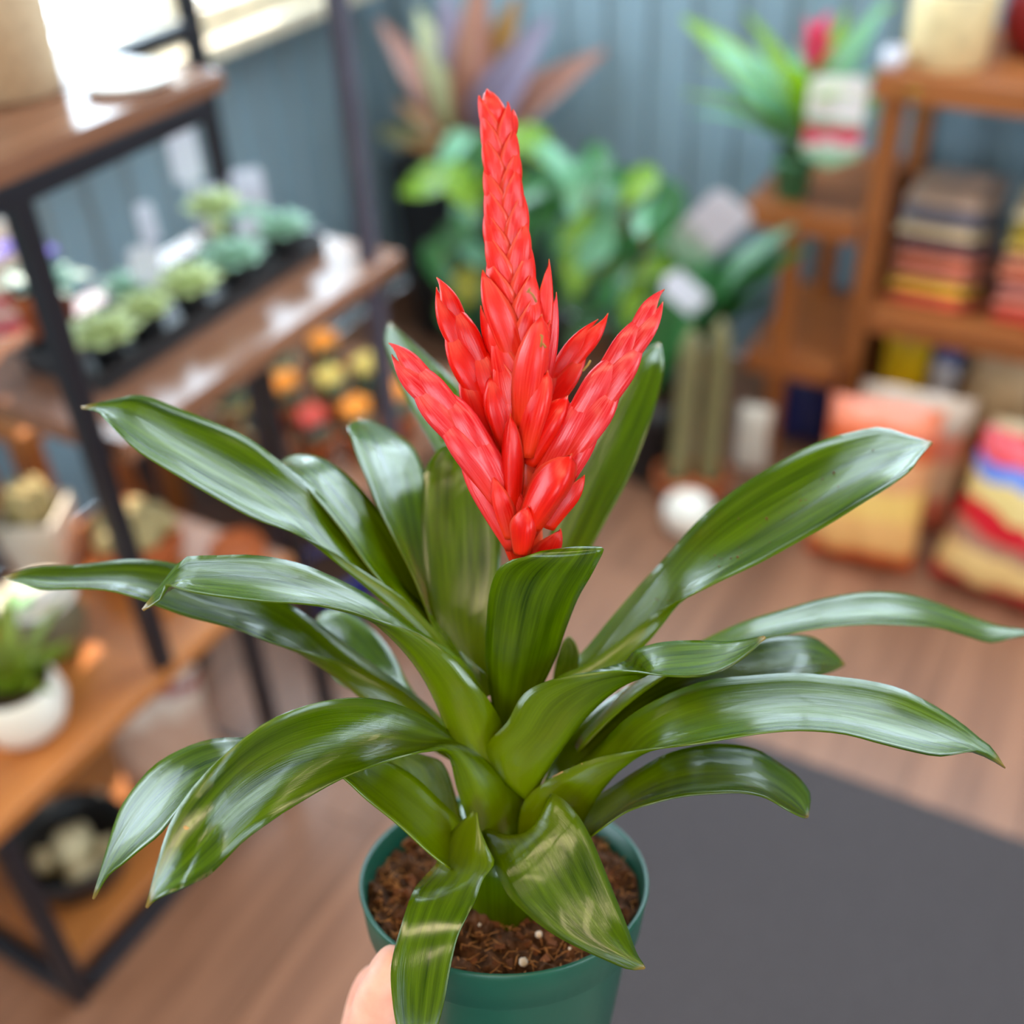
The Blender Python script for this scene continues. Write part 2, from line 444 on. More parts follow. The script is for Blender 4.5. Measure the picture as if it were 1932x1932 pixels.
def pot_profile(r, h, kind='taper'):
    if kind == 'taper':
        return [(0.0, 0.0), (r * 0.68, 0.0), (r * 0.72, h * 0.02), (r * 0.92, h * 0.74), (r, h * 0.76), (r, h), (r * 0.93, h), (r * 0.88, h * 0.86), (0.0, h * 0.84)]
    if kind == 'round':
        return [(0.0, 0.0), (r * 0.55, 0.0), (r * 0.85, h * 0.2), (r, h * 0.55), (r * 0.93, h * 0.88), (r * 0.86, h), (r * 0.80, h), (r * 0.84, h * 0.85), (0.0, h * 0.84)]
    return [(0.0, 0.0), (r * 0.93, 0.0), (r * 0.96, h * 0.03), (r, h * 0.97), (r * 0.98, h), (r * 0.92, h), (r * 0.90, h * 0.86), (0.0, h * 0.85)]
def pot_thing(name, label, cat, loc, r, h, mat, kind='taper', group=None, soil=True, rz=0.0):
    e = thing(name, label, cat, tuple(loc), rz, group)
    pr = pot_profile(r, h, kind)
    lathe('pot', pr, mat, e, seg=28)
    if soil: lathe('soil', [(0.0, h * 0.845), (r * 0.5, h * 0.87), (r * 0.87, h * 0.86), (r * 0.86, h * 0.84), (0.0, h * 0.835)], M['soil'], e, seg=20)
    return e
def square_pot(name, label, cat, loc, r, h, mat, rz=0.0, group=None):
    e = thing(name, label, cat, tuple(loc), rz, group)
    V = []
    for s, z in ((0.78, 0), (1, h), (0.9, h), (0.86, h * 0.85)):
        V += [(-r * s, -r * s, z), (r * s, -r * s, z), (r * s, r * s, z), (-r * s, r * s, z)]
    Fc = [(3, 2, 1, 0)] + grid_faces(4, 4, True) + [(12, 13, 14, 15)]
    bevel_mod(mk('pot', V, Fc, mat, e, smooth=False), 0.003)
    mk('soil', [(-r * .85, -r * .85, h * .87), (r * .85, -r * .85, h * .87), (r * .85, r * .85, h * .87), (-r * .85, r * .85, h * .87)], [(0, 1, 2, 3)], M['soil'], e)
    return e
def rosette(e, z, R, mat, rings=5, per=7, up=0.9):
    parts = []
    for k in range(rings):
        f = k / (rings - 1); n = max(4, int(per - 2 * f)); L = R * (1 - 0.62 * f); el = 0.12 + up * f * 1.15
        for j in range(n):
            a = 2 * math.pi * j / n + k * 0.9
            d = np.array([math.cos(a) * math.cos(el), math.sin(a) * math.cos(el), math.sin(el)]); sd = np.array([-math.sin(a), math.cos(a), 0]); nn = np.cross(sd, d) * -1
            V = []
            for s, w, t in ((0.05, 0.10, 0.05), (0.45, 0.22, 0.10), (0.8, 0.24, 0.09), (0.95, 0.14, 0.05), (1.05, 0.01, 0.0)):
                c = np.array([0, 0, z]) + d * L * s + np.array([0, 0, 1]) * (0.10 * L * s * s)
                V += [c + sd * L * w, c + np.array([0, 0, 1]) * L * t * 0.5, c - sd * L * w, c - np.array([0, 0, 1]) * L * t]
            parts.append((V, grid_faces(5, 4, True)))
    v, f = merge(parts); return mk('rosette', v, f, mat, e)
def cactus_ball(e, z, r, h, mat, ribs=12):
    V = []
    for i in range(12):
        th = math.pi * i / 11
        for j in range(ribs * 4):
            a = 2 * math.pi * j / (ribs * 4); k = 1 + 0.10 * math.cos(a * ribs)
            V.append((r * k * math.sin(th) ** 0.8 * math.cos(a), r * k * math.sin(th) ** 0.8 * math.sin(a), z + h * (1 - math.cos(th)) / 2))
    return mk('cactus_body', V, grid_faces(12, ribs * 4, True), mat, e)
def leaf_mesh(name, w=0.36, droop=0.25, fold=0.12, n=9, pointy=1.0):
    """unit leaf along +x with a channel and a droop"""
    V, U = [], []
    for i in range(n):
        s = i / (n - 1); wd = w * (math.sin(math.pi * min(1, (s * 0.94 + 0.03))) ** (0.8 * pointy)) * (1.15 - 0.5 * s) + 0.004
        for j in range(5):
            q = -1 + j / 2
            V.append((s * (1 - 0.12 * droop * s), q * wd / 2 * 1.0, -droop * s * s + fold * abs(q) * wd)); U.append((s, j / 4))
    return mesh(name, V, grid_faces(n, 5), U)
def put_leaf(e, me, base, d, L, roll=0.0, wscale=1.0, name='leaf', face=(0, 0, 1)):
    d = Vector(d).normalized(); side = Vector(face).cross(d)
    if side.length < 1e-3: side = Vector((0, 1, 0))
    side.normalize(); up = d.cross(side)
    R = Matrix((d, side, up)).transposed().to_4x4() @ Matrix.Rotation(roll, 4, 'X')
    o = bpy.data.objects.new(name, me); COL.objects.link(o); o.parent = e
    o.matrix_local = Matrix.Translation(base) @ R @ Matrix.Diagonal((L, L * wscale, L, 1))
    return o
def plant_tag(label, foot, w, h, mat, tilt=(0, 0), rz=0.0, group='plant tags', stake=0.14, sw=1.0):
    """flat plastic marker with a pointed foot and a rounded head"""
    V = []
    t = 0.0006
    out = [(0, 0), (w * 0.5 * sw, h * 0.06 if sw < 1 else h * stake), (w * 0.5 * sw, h * stake), (w * 0.5, h * (stake + 0.02)), (w * 0.5, h * 0.93), (w * 0.36, h), (-w * 0.36, h), (-w * 0.5, h * 0.93), (-w * 0.5, h * (stake + 0.02)), (-w * 0.5 * sw, h * stake), (-w * 0.5 * sw, h * 0.06 if sw < 1 else h * stake)]
    out = [q for i, q in enumerate(out) if i == 0 or q != out[i - 1]]
    n = len(out)
    V = [(x, -t, z) for x, z in out] + [(x, t, z) for x, z in out]
    Fc = [tuple(range(n)), tuple(range(2 * n - 1, n - 1, -1))] + [(i, i + n, (i + 1) % n + n, (i + 1) % n) for i in range(n)]
    o = mk('plant_tag', V, Fc, mat, smooth=False)
    o.location = tuple(foot); o.rotation_euler = (tilt[0], tilt[1], rz)
    return tag(o, label, 'plant tag', group)
def bandmat(name, bands, axis=2, rough=0.35, lo=-0.5, hi=0.5, warp=0.03, scale=9.0):
    """printed film: colour bands along one object axis with soft printed shapes"""
    k = NT(name); tc = k.n('ShaderNodeTexCoord'); sx = k.n('ShaderNodeSeparateXYZ'); k.l(tc.outputs['Object'], sx.inputs[0])
    no = k.n('ShaderNodeTexNoise', i_Scale=scale, i_Detail=2.0); k.l(tc.outputs['Object'], no.inputs[0])
    ma = k.n('ShaderNodeMath', operation='MULTIPLY_ADD'); ma.inputs[1].default_value = warp * 2; k.l(no.outputs[0], ma.inputs[0]); k.l(sx.outputs[axis], ma.inputs[2])
    mr = k.n('ShaderNodeMapRange'); mr.inputs[1].default_value = lo + warp; mr.inputs[2].default_value = hi + warp; k.l(ma.outputs[0], mr.inputs[0])
    k.l(k.ramp(mr.outputs[0], bands, 'CONSTANT'), k.b.inputs['Base Color'])
    k.b.inputs['Roughness'].default_value = rough
    return k.m
def pillow(name, label, cat, loc, sx, sy, sz, mat, rot=(0, 0, 0), group=None):
    """filled bag: flat sealed ends, bulging middle; sx wide, sy thick, sz tall, standing on its base"""
    n, m = 13, 11; V = []
    for side in (-1, 1):
        for i in range(n):
            for j in range(m):
                u, w = -1 + 2 * i / (n - 1), -1 + 2 * j / (m - 1)
                th = (1 - abs(u) ** 3.2) ** 0.5 * (1 - abs(w) ** 4) ** 0.5
                nar = 1 - 0.05 * (1 - abs(w) ** 2)
                V.append((u * sx / 2 * nar, side * sy / 2 * th + 0.004 * math.sin(9 * u + 5 * w), w * sz / 2 * (1 - 0.04 * (1 - u * u) * 0)))
    Fc = [tuple(q)[::1] for q in grid_faces(n, m)] + [tuple(x + n * m for x in q)[::-1] for q in grid_faces(n, m)]
    o = mk(name, V, Fc, mat); o.location = tuple(loc); o.rotation_euler = rot
    return tag(o, label, cat, group)
Pz = lambda px, py, z: at(px, py, 'z', z)

# ------------------------------------------------------------------ tiered plant stand by the left window
st = thing('plant_stand', 'tiered plant stand with black metal frame and brown wooden shelves beside the window', 'plant stand', (-1.14, 0.85, 0))
q = 0.012
def post(x, y, z0, z1, m='steel', name='post'): return box(name, (x - q, y - q, z0), (x + q, y + q, z1), M[m], st, True, 0.002)
def rail(x0, y0, x1, y1, z, m='steel', t=0.012): return box('rail', (min(x0, x1) - t, min(y0, y1) - t, z - t), (max(x0, x1) + t, max(y0, y1) + t, z + t), M[m], st, True, 0.002)
XF, XK = -1.0, -1.30
for y in (0.42, 0.875):
    for x in (XF, XK): post(x, y, 0.0, 0.372)
for z in (0.012,):
    rail(XF, 0.42 + 0.03, XF, 0.845, z); rail(XK, 0.45, XK, 0.845, z); rail(XK + 0.03, 0.42, XF - 0.03, 0.42, z); rail(XK + 0.03, 0.875, XF - 0.03, 0.875, z)
box('shelf', (XK, 0.44, 0.03), (XF - 0.014, 0.86, 0.048), M['oak'], st, True, 0.003)
box('shelf', (XK - 0.06, 0.28, 0.375), (XF + 0.012, 0.99, 0.400), M['oak'], st, True, 0.004)
post(XF, 0.715, 0.402, 1.078); post(XF, 1.01, 0.0, 0.733); post(XK, 1.01, 0.0, 0.733)
post(-1.265, 1.278, 0.767, 1.75)
rail(-1.265, 1.03, -1.265, 1.262, 1.079); rail(-1.252, 1.01, XF - 0.016, 1.01, 1.079)
post(XF, 1.285, 0.0, 1.75, 'steelg'); post(XK, 1.285, 0.0, 0.733, 'steelg')
box('shelf', (XK - 0.02, 0.735, 0.735), (XF + 0.03, 1.33, 0.765), M['board'], st, True, 0.004)
box('shelf', (XK - 0.02, 0.25, 1.092), (XF + 0.014, 1.035, 1.115), M['board'], st, True, 0.004)
rail(XF, 0.28, XF, 0.985, 1.079, t=0.0125); rail(-1.265, 0.32, -1.265, 0.995, 1.079, t=0.0125)
rail(-1.24, 0.30, XF - 0.03, 0.30, 1.079)

ROS = {'y': leafmat('yellow_green_succulent', S(196, 202, 124), S(238, 238, 190), S(190, 204, 140), 0.45, 0.1, 6, 0.05),
       'g': leafmat('grey_green_succulent', S(146, 188, 162), S(204, 228, 206), S(160, 196, 170), 0.5, 0.1, 6, 0.05),
       'c': leafmat('cream_cactus', S(176, 158, 104), S(214, 198, 146), S(180, 160, 110), 0.6, 0.05, 6, 0.1),
       't': leafmat('teal_leaf', S(44, 92, 88), S(96, 142, 132), S(60, 110, 96), 0.4, 0.1, 8, 0.1)}
# black nursery tray of succulents on the middle shelf
t0 = thing('nursery_tray', 'black plastic nursery tray full of succulents on the middle shelf', 'tray', (-1.15, 1.045, 0.7652))
TX, TY, TH = 0.072, 0.235, 0.03
V = [(-TX, -TY, 0), (TX, -TY, 0), (TX, TY, 0), (-TX, TY, 0), (-TX, -TY, TH), (TX, -TY, TH), (TX, TY, TH), (-TX, TY, TH),
     (-TX + .004, -TY + .004, TH), (TX - .004, -TY + .004, TH), (TX - .004, TY - .004, TH), (-TX + .004, TY - .004, TH), (-TX + .004, -TY + .004, .004), (TX - .004, -TY + .004, .004), (TX - .004, TY - .004, .004), (-TX + .004, TY - .004, .004)]
mk('tray_body', V, [(3, 2, 1, 0)] + grid_faces(4, 4, True) + [(12, 13, 14, 15)], M['black'], t0, smooth=False)
box('tray_rim', (-TX - .006, -TY - .006, TH - .004), (TX + .006, -TY, TH), M['black'], t0); box('tray_rim', (-TX - .006, TY, TH - .004), (TX + .006, TY + .006, TH), M['black'], t0)
succ = [(-1.115, .862, .044, 'y', 'pale yellow-green succulent nearest the front post in the black tray'), (-1.118, .938, .036, 'y', 'small pale succulent second from the front in the black tray'),
        (-1.113, 1.020, .044, 'y', 'cream-green succulent in the middle of the black tray'), (-1.113, 1.112, .046, 'g', 'round grey-green succulent in the back half of the black tray'),
        (-1.182, 1.165, .040, 'y', 'tall yellow-green succulent standing highest in the black tray'), (-1.112, 1.225, .042, 'g', 'grey-green succulent near the far end of the black tray'),
        (-1.186, 1.238, .034, 'g', 'farthest blue-green succulent in the black tray'), (-1.182, .975, .038, 'g', 'small blue-green succulent at the back of the black tray')]
for sx_, sy_, r, m, lb in succ:
    tall = 'tall' in lb
    e = pot_thing('succulent', lb, 'succulent', (sx_, sy_, 0.7694), 0.026, 0.042, M['black'], group='succulents in the black tray')
    rosette(e, 0.044 + (0.045 if tall else 0), r * 1.12, ROS[m], 6, 8)
    if tall: tube('stem', [(0, 0, 0.03), (0, 0, 0.095)], 0.012, ROS[m], e)
tags = [(347, 290, .042, .085, -1.235, 'white plant tag standing highest behind the succulents in the black tray'), (505, 355, .050, .095, -1.235, 'large white plant tag at the far end of the black tray'),
        (278, 420, .026, .06, -1.235, 'narrow pale blue plant tag at the back of the succulents'), (402, 385, .034, .06, -1.235, 'small white plant tag behind the round grey-green succulent'),
        (272, 500, .036, .055, -1.15, 'white plant tag low between the front succulents'), (470, 440, .034, .05, -1.145, 'pale plant tag half hidden between the back succulents')]
for px, py, w, hd_, xx, lb in tags:
    p = at(px, py, 'x', xx); hh = p[2] + hd_ / 2 - 0.775
    plant_tag(lb, (p[0], min(p[1], 1.3), 0.7755), w, hh, M['plastic'], (0.03, 0.0), 0.83, stake=1 - hd_ / hh, sw=0.3)
# african violet in terracotta at the back of the middle shelf
p = Pz(140, 590, 0.765)
e = pot_thing('african_violet', 'african violet with purple flowers in terracotta pot on the middle shelf', 'plant', (-1.272, 0.905, 0.7652), 0.045, 0.07, M['terra'])
vl = leaf_mesh('violet_leaf', 0.75, 0.25); vl.materials.append(ROS['t'])
for k in range(12):
    a = k * 2.4; put_leaf(e, vl, (0, 0, 0.068), (math.cos(a), math.sin(a), 0.25 + 0.3 * (k % 3)), 0.07 - 0.012 * (k % 3))
M['violet'] = plain('violet_petal', S(84, 60, 190), 0.5)
fl = leaf_mesh('petal', 0.95, 0.1, n=6); fl.materials.append(M['violet'])
for k in range(8):
    a = k * 2.4; c = Vector((0.03 * math.cos(a), 0.03 * math.sin(a) - 0.01, 0.112 + 0.012 * (k % 3)))
    for j in range(5):
        b = j * 1.257 + k; put_leaf(e, fl, c, (math.cos(b), math.sin(b), 0.3), 0.018, name='petal')
# top shelf
e = thing('stoneware_planter', 'large beige textured stoneware planter on the top shelf', 'planter', tuple(Pz(95, 150, 1.115)[:2]) + (1.1152,))
e.location[0] = -1.15; e.location[1] = 0.87
lathe('body', [(0, 0), (0.046, 0), (0.051, 0.006), (0.056, 0.10), (0.054, 0.19), (0.05, 0.20), (0.046, 0.19), (0.046, 0.02), (0, 0.018)], M['beige'], e, wob=0.004)
lathe('rim', [(0.051, 0.196), (0.053, 0.203), (0.047, 0.206), (0.045, 0.198)], M['beige'], e)
e = pot_thing('white_cup_planter', 'white ceramic cup planter at the near end of the top shelf', 'planter', (-1.035, 0.665, 1.1152), 0.04, 0.085, M['white'], 'straight')
rosette(e, 0.08, 0.045, ROS['g'])
o = lathe('glare_disc', [(0, 0), (0.04, 0), (0.05, 0.006), (0.053, 0.011), (0.05, 0.011), (0.04, 0.005), (0, 0.004)], M['white'])  # white disc stands in for window glare on the shelf top
o.location = (-1.052, 0.945, 1.1152); tag(o, 'white disc standing in for window glare on the top shelf beside the post', 'glare disc')
e = pot_thing('small_succulent', 'green succulent in small dark red pot at the back of the top shelf', 'succulent', (-1.235, 0.975, 1.1152), 0.026, 0.03, M['dkred'])
rosette(e, 0.03, 0.042, ROS['y'])
# side table behind the stand with a flower card on it
sdt = thing('side_table', 'orange wooden side table behind the plant stand, catching the sun', 'table', (-1.58, 0.945, 0))
for x in (-1.79, -1.38):
    for y in (0.87, 1.02): box('leg', (x - .018, y - .018, 0), (x + .018, y + .018, 0.575), M['pinez'], sdt, True)
for k in range(3): box('board', (-1.82, 0.845 + k * 0.067, 0.576), (-1.345, 0.845 + k * 0.067 + 0.063, 0.60), M['oak'], sdt, True, 0.003)
card = bandmat('flower_card', [(0.0, S(170, 206, 160)), (0.16, S(236, 222, 214)), (0.26, S(206, 60, 96)), (0.38, S(238, 224, 218)), (0.46, S(210, 84, 110)), (0.54, S(240, 226, 212))], lo=0, hi=0.25, warp=0.02, scale=22)
o = box('seed_card', (-0.06, -0.005, 0), (0.06, 0.005, 0.25), card); o.location = (-1.50, 0.985, 0.6003); o.rotation_euler = (0, 0, 0.7)
tag(o, 'upright white card with pink flowers standing on the side table', 'card')
# lower shelf
LS = 0.4002
GR = {'grass': leafmat('bright_grass_leaf', S(74, 98, 14), S(142, 160, 40), S(100, 120, 20), 0.35, 0.25, 12, 0.1), 'dk': leafmat('dark_green_leaf', S(26, 78, 36), S(70, 132, 70), S(50, 100, 36), 0.3, 0.2, 12, 0.2),
      'mid': leafmat('mid_green_leaf', S(86, 132, 26), S(160, 196, 60), S(110, 150, 40), 0.3, 0.3, 12, 0.2), 'yel': leafmat('yellow_leaf', S(176, 160, 30), S(206, 190, 60), S(180, 170, 40), 0.35, 0.3, 12, 0.2),
      'blu': leafmat('blue_green_leaf', S(84, 148, 112), S(156, 206, 170), S(100, 160, 116), 0.28, 0.2, 12, 0.2)}
strap = leaf_mesh('strap_leaf', 0.13, 0.35, 0.2); strap.materials.append(GR['grass'])
e = pot_thing('cactus_pot', 'clustered cream cactus in wide terracotta bowl on the lower shelf', 'cactus', (-1.185, 0.868, LS), 0.07, 0.062, M['terra'], 'round')
for k in range(19):
    a = k * 2.4; r = 0.0125 * math.sqrt(k)
    c = cactus_ball(e, 0, 0.016, 0.034, ROS['c'], 9); c.location = (r * math.cos(a), r * math.sin(a), 0.052 + 0.012 * (1 - k / 19))
e = pot_thing('terracotta_dish', 'shallow orange terracotta dish at the far end of the lower shelf', 'dish', (-1.052, 0.94, LS), 0.045, 0.034, M['terra'], 'round', soil=False)
e = square_pot('cactus_cube', 'pale square pot with cream cactus at the back of the lower shelf', 'cactus', (-1.31, 0.80, LS), 0.046, 0.11, M['white'], 0.5)
for k in range(6):
    c = cactus_ball(e, 0, 0.016, 0.065, ROS['c'], 8); c.location = (0.02 * math.cos(k * 1.257) * (k > 0), 0.02 * math.sin(k * 1.257) * (k > 0), 0.09)
e = pot_thing('grassy_plant', 'tall grassy plant with upright leaves in dark pot at the back of the lower shelf', 'plant', (-1.305, 0.665, LS), 0.04, 0.07, M['black'])
for k in range(16):
    a = k * 2.4; put_leaf(e, strap, (0.012 * math.cos(a), 0.012 * math.sin(a), 0.06), (math.cos(a) * 0.35, math.sin(a) * 0.35, 1.4), 0.17 + 0.03 * (k % 3), face=(0.8, -0.5, 0.2))
e = pot_thing('olive_pot', 'olive glazed pot with a pale dish on top on the lower shelf', 'pot', (-1.165, 0.672, LS), 0.056, 0.088, M['olive'], 'round', soil=False)
o = lathe('pale_dish', [(0, 0), (0.04, 0), (0.055, 0.008), (0.053, 0.010), (0.038, 0.004), (0, 0.004)], M['white']); o.location = (-1.165, 0.672, LS + 0.0885)
tag(o, 'pale dish lying on top of the olive pot', 'dish')
o = plant_tag('green and white plant tag lying across the pale dish', (-1.195, 0.64, LS + 0.1005), .036, .08, bandmat('green_tag', [(0, S(160, 210, 160)), (0.5, S(240, 232, 224))], lo=0, hi=.08), (math.radians(-89), 0), -0.9)
e = pot_thing('green_plant', 'bushy light green plant in a round white pot at the front of the lower shelf', 'plant', (-1.075, 0.548, LS), 0.058, 0.085, M['white'], 'round')
for k in range(18):
    a = k * 2.4; put_leaf(e, strap, (0.012 * math.cos(a), 0.012 * math.sin(a), 0.075), (math.cos(a) * 0.7, math.sin(a) * 0.7, 0.7 + 0.5 * (k % 3)), 0.08 + 0.02 * (k % 3), wscale=1.8)
# things under the lower shelf
bx = bandmat('printed_box', [(0.0, S(196, 160, 140)), (0.25, S(214, 190, 172)), (0.45, S(150, 70, 66)), (0.55, S(216, 196, 180)), (0.8, S(224, 206, 192))], lo=0, hi=0.17, scale=14)
o = pillow('potting_bag', 'pale printed bag of potting mix under the lower shelf', 'bag', (-1.13, 0.77, 0.048 + 0.1005), 0.16, 0.07, 0.2, bx, (0, 0, 1.1))
e = thing('wire_basket', 'dark round basket of pebbles on the bottom shelf', 'basket', (-1.13, 0.56, 0.0485))
lathe('basket_body', [(0, 0), (0.07, 0), (0.085, 0.05), (0.09, 0.07), (0.082, 0.07), (0.076, 0.048), (0.06, 0.008), (0, 0.006)], M['black'], e)
M['pebble'] = plain('pebble', S(206, 190, 150), 0.5)
for k, (x, y, s) in enumerate(((0.03, -0.02, .024), (-0.02, 0.02, .026), (0.035, 0.03, .02), (-0.03, -0.03, .022), (0, 0, .03), (0.05, 0.0, 0.018))):
    v, f = blob((x, y, 0.03 + (0.02 if k == 4 else 0)), s); mk('pebble', v, f, M['pebble'], e)

# low bench with small cactus pots behind the stand
bn = thing('plant_bench', 'low dark wooden bench crowded with small cactus pots under the window', 'bench', (-1.4, 1.55, 0))
for y in (1.36, 1.70):
    for x in (-1.68, -1.12): box('leg', (x - .02, y - .02, 0), (x + .02, y + .02, 0.23), M['pinez'], bn, True)
for k in range(4): box('board', (-1.72 + k * 0.16, 1.33, 0.23), (-1.72 + k * 0.16 + 0.155, 1.80, 0.25), M['board'], bn, True, 0.003)
M['orange'] = plain('orange_flower', S(238, 138, 20), 0.5); M['yflower'] = plain('yellow_flower', S(212, 178, 84), 0.5); M['rflower'] = plain('red_flower', S(200, 60, 40), 0.5)
CC = [('terra', 'orange', 'bright orange'), ('cream', 'yflower', 'pale yellow'), ('terra', 'rflower', 'red'), ('white', 'yflower', 'soft yellow'), ('terra', 'orange', 'orange')]
spots = [(445, 800, 'cream', 'yflower', 'pale yellow cactus in cream pot nearest the stand on the low bench'), (470, 870, 'cream', 'yflower', 'cream pot with yellow cactus at the front of the low bench'),
         (548, 800, 'terra', 'orange', 'bright orange flowering cactus in terracotta pot on the low bench'), (600, 868, 'terra', 'rflower', 'red topped cactus in front of the bright orange one'),
         (632, 790, 'terra', 'yflower', 'terracotta potted cactus behind the red topped one'), (680, 850, 'terra', 'orange', 'orange cactus right of the red topped one on the low bench'),
         (700, 765, 'olive', 'yflower', 'cactus in olive pot at the far end of the low bench'),
         (755, 820, 'terra', 'orange', 'rightmost small terracotta cactus pot on the low bench'), (620, 720, 'terra', 'orange', 'rearmost orange cactus on the low bench'), (530, 725, 'cream', 'yflower', 'rear left yellow cactus on the low bench')]
for px, py, pm_, fm, lb in spots:
    p = Pz(px, py, 0.2503); p[0] = min(max(p[0], -1.68), -1.12); p[1] = min(max(p[1], 1.37), 1.76)
    e = pot_thing('small_cactus', lb, 'cactus', (p[0], p[1], 0.2503), 0.04, 0.06, M[pm_], group='small cacti on the low bench')
    cactus_ball(e, 0.046, 0.030, 0.055, ROS['t'], 10)
    parts = []
    for k in range(12):
        a = k * 2.4; v, f = blob((0.024 * math.cos(a) * (k / 12) ** .5, 0.024 * math.sin(a) * (k / 12) ** .5, 0.100 + 0.004 * math.cos(k)), 0.014, 6); parts.append((v, f))
    v, f = merge(parts); mk('flower', v, f, M[fm], e)
# blue pot on the floor between stand and plant
e = pot_thing('blue_pot', 'deep blue glazed pot on the floor behind the stand', 'pot', tuple(Pz(640, 1170, 0.0)[:2]) + (0.0002,), 0.08, 0.14, plain('cobalt_glaze', S(24, 26, 96), 0.25), 'round')

# ------------------------------------------------------------------ plants in the corner
def stool(label, x, y, h, r, name='plant_stool'):
    e = thing(name, label, 'stool', (x, y, 0))
    lathe('seat', [(0, h - 0.025), (r, h - 0.025), (r + .004, h - .012), (r, h), (0, h)], M['pine'], e)
    for k in range(3):
        a = k * 2.094 + 0.4; tube('leg', [(r * 0.9 * math.cos(a), r * 0.9 * math.sin(a), 0), (r * 0.6 * math.cos(a), r * 0.6 * math.sin(a), h - 0.025)], 0.013, M['pinez'], e)
    return e
# cordyline with striped red, cream and violet leaves
c0 = at(880, 230, 'y', 2.385)
e = square_pot('red_leaved_plant', 'large plant with pink and cream striped leaves in a tall black planter', 'plant', (c0[0], 2.385, 0.0003), 0.15, 0.5, M['black'])
CL = [leafmat('pink_striped_leaf', S(140, 84, 76), S(200, 146, 130), S(120, 84, 62), 0.3, 0.2, 5, 0.2), leafmat('cream_striped_leaf', S(120, 132, 86), S(226, 222, 180), S(140, 126, 84), 0.3, 0.2, 4, 0.2),
      leafmat('violet_leaf_blade', S(110, 90, 112), S(166, 156, 184), S(130, 90, 80), 0.3, 0.2, 5, 0.2), leafmat('bronze_leaf', S(120, 78, 34), S(180, 130, 66), S(120, 90, 36), 0.3, 0.2, 5, 0.2)]
cms = []
for i, m in enumerate(CL):
    me = leaf_mesh('cordyline_leaf', 0.2, 0.3, 0.15); me.materials.append(m); cms.append(me)
for px, py, L, k in ((730, 60, .30, 0), (800, 40, .28, 1), (760, 210, .26, 3), (720, 260, .22, 1), (850, 20, .30, 2), (905, 10, .30, 0), (960, 60, .28, 3), (1000, 100, .26, 2), (1090, 140, .28, 0), (900, 150, .2, 1), (1010, 175, .22, 0), (830, 130, .22, 1), (940, 210, .2, 3), (780, 290, .2, 3)):
    tgt = at(px, py, 'y', 2.34 - 0.05 * math.cos(px)); b = Vector((c0[0], 2.385, c0[2] - 0.04)); d = Vector(tgt) - b
    put_leaf(e, cms[k], Vector((0, 0, c0[2] - 0.06)), (d.x, d.y - 0.03, d.z + 0.06), max(d.length * 1.15, 0.14), wscale=1.5 if k != 0 else 1.2, face=(0.4, -0.8, 0.5))
tube('stem', [(0, 0, 0.4), (0.005, 0, 0.5), (0, 0, c0[2] - 0.04)], 0.012, M['terra'], e)
# big green bush
c1 = at(1000, 560, 'y', 2.2)
e = pot_thing('leafy_bush', 'large leafy green houseplant with mixed light and dark leaves behind the flower', 'plant', (c1[0] + 0.02, 2.12, 0.0003), 0.12, 0.2, M['black'])
bm = {}
for k2 in ('dk', 'mid', 'blu', 'yel'):
    me = leaf_mesh('bush_leaf', 0.62, 0.3, 0.12); me.materials.append(GR[k2]); bm[k2] = me
rb_ = random.Random(11)
bush = [(800, 340, 'mid', 2.1), (850, 280, 'blu', 0.9), (900, 300, 'dk', 1), (960, 260, 'mid', .8), (1010, 270, 'mid', 1), (1050, 300, 'blu', 1), (1090, 350, 'blu', 1), (880, 400, 'dk', 1), (850, 450, 'dk', 1), (900, 480, 'blu', .8), (1040, 380, 'dk', 1), (1100, 430, 'mid', 1),
        (1150, 400, 'blu', 1), (1160, 340, 'dk', .8), (1210, 345, 'mid', .8), (1220, 400, 'blu', .8), (1250, 420, 'dk', 1), (880, 540, 'yel', 1), (1090, 500, 'mid', 1), (1120, 470, 'blu', 1), (1060, 460, 'dk', 1), (1010, 350, 'dk', 1), (830, 500, 'dk', 1), (1180, 480, 'dk', 1), (1150, 540, 'dk', 1), (1240, 500, 'mid', .8), (1280, 460, 'dk', 1),
        (1270, 380, 'dk', 1), (1080, 560, 'dk', 1), (940, 340, 'mid', 1), (870, 350, 'mid', 1), (1130, 300, 'dk', .8), (1200, 560, 'mid', 1), (1260, 560, 'dk', 1), (930, 560, 'dk', 1), (980, 420, 'dk', 1), (1000, 600, 'dk', 1), (1100, 620, 'dk', 1), (860, 600, 'dk', 1), (1190, 620, 'dk', 1)]
root = Vector((c1[0] + 0.02, 2.12, 0.18)); stems = []
for px, py, k2, s in bush:
    y = 2.11 + rb_.uniform(-0.12, 0.04); p = Vector(at(px, py, 'y', y)); L = 0.125 * s if s < 2 else 0.15
    a = rb_.uniform(0, 6.28); d = Vector((math.cos(a) * 0.7 + (p.x - root.x), -abs(math.sin(a)) * 0.6 - 0.15, -0.35 + rb_.uniform(-.3, .3))).normalized()
    b = p - d * L * 0.5
    put_leaf(e, bm[k2], b - Vector(e.location), d, L, rb_.uniform(-.6, .6), face=(0.3, -0.5, 0.8))
    mid = (b + root) / 2 + Vector((0, 0, 0.05)); stems.append(tube_data([tuple(root - Vector(e.location)), tuple(mid - Vector(e.location)), tuple(b - Vector(e.location))], 0.0022, 5))
v, f = merge(stems); mk('stem', v, f, GR['dk'], e)
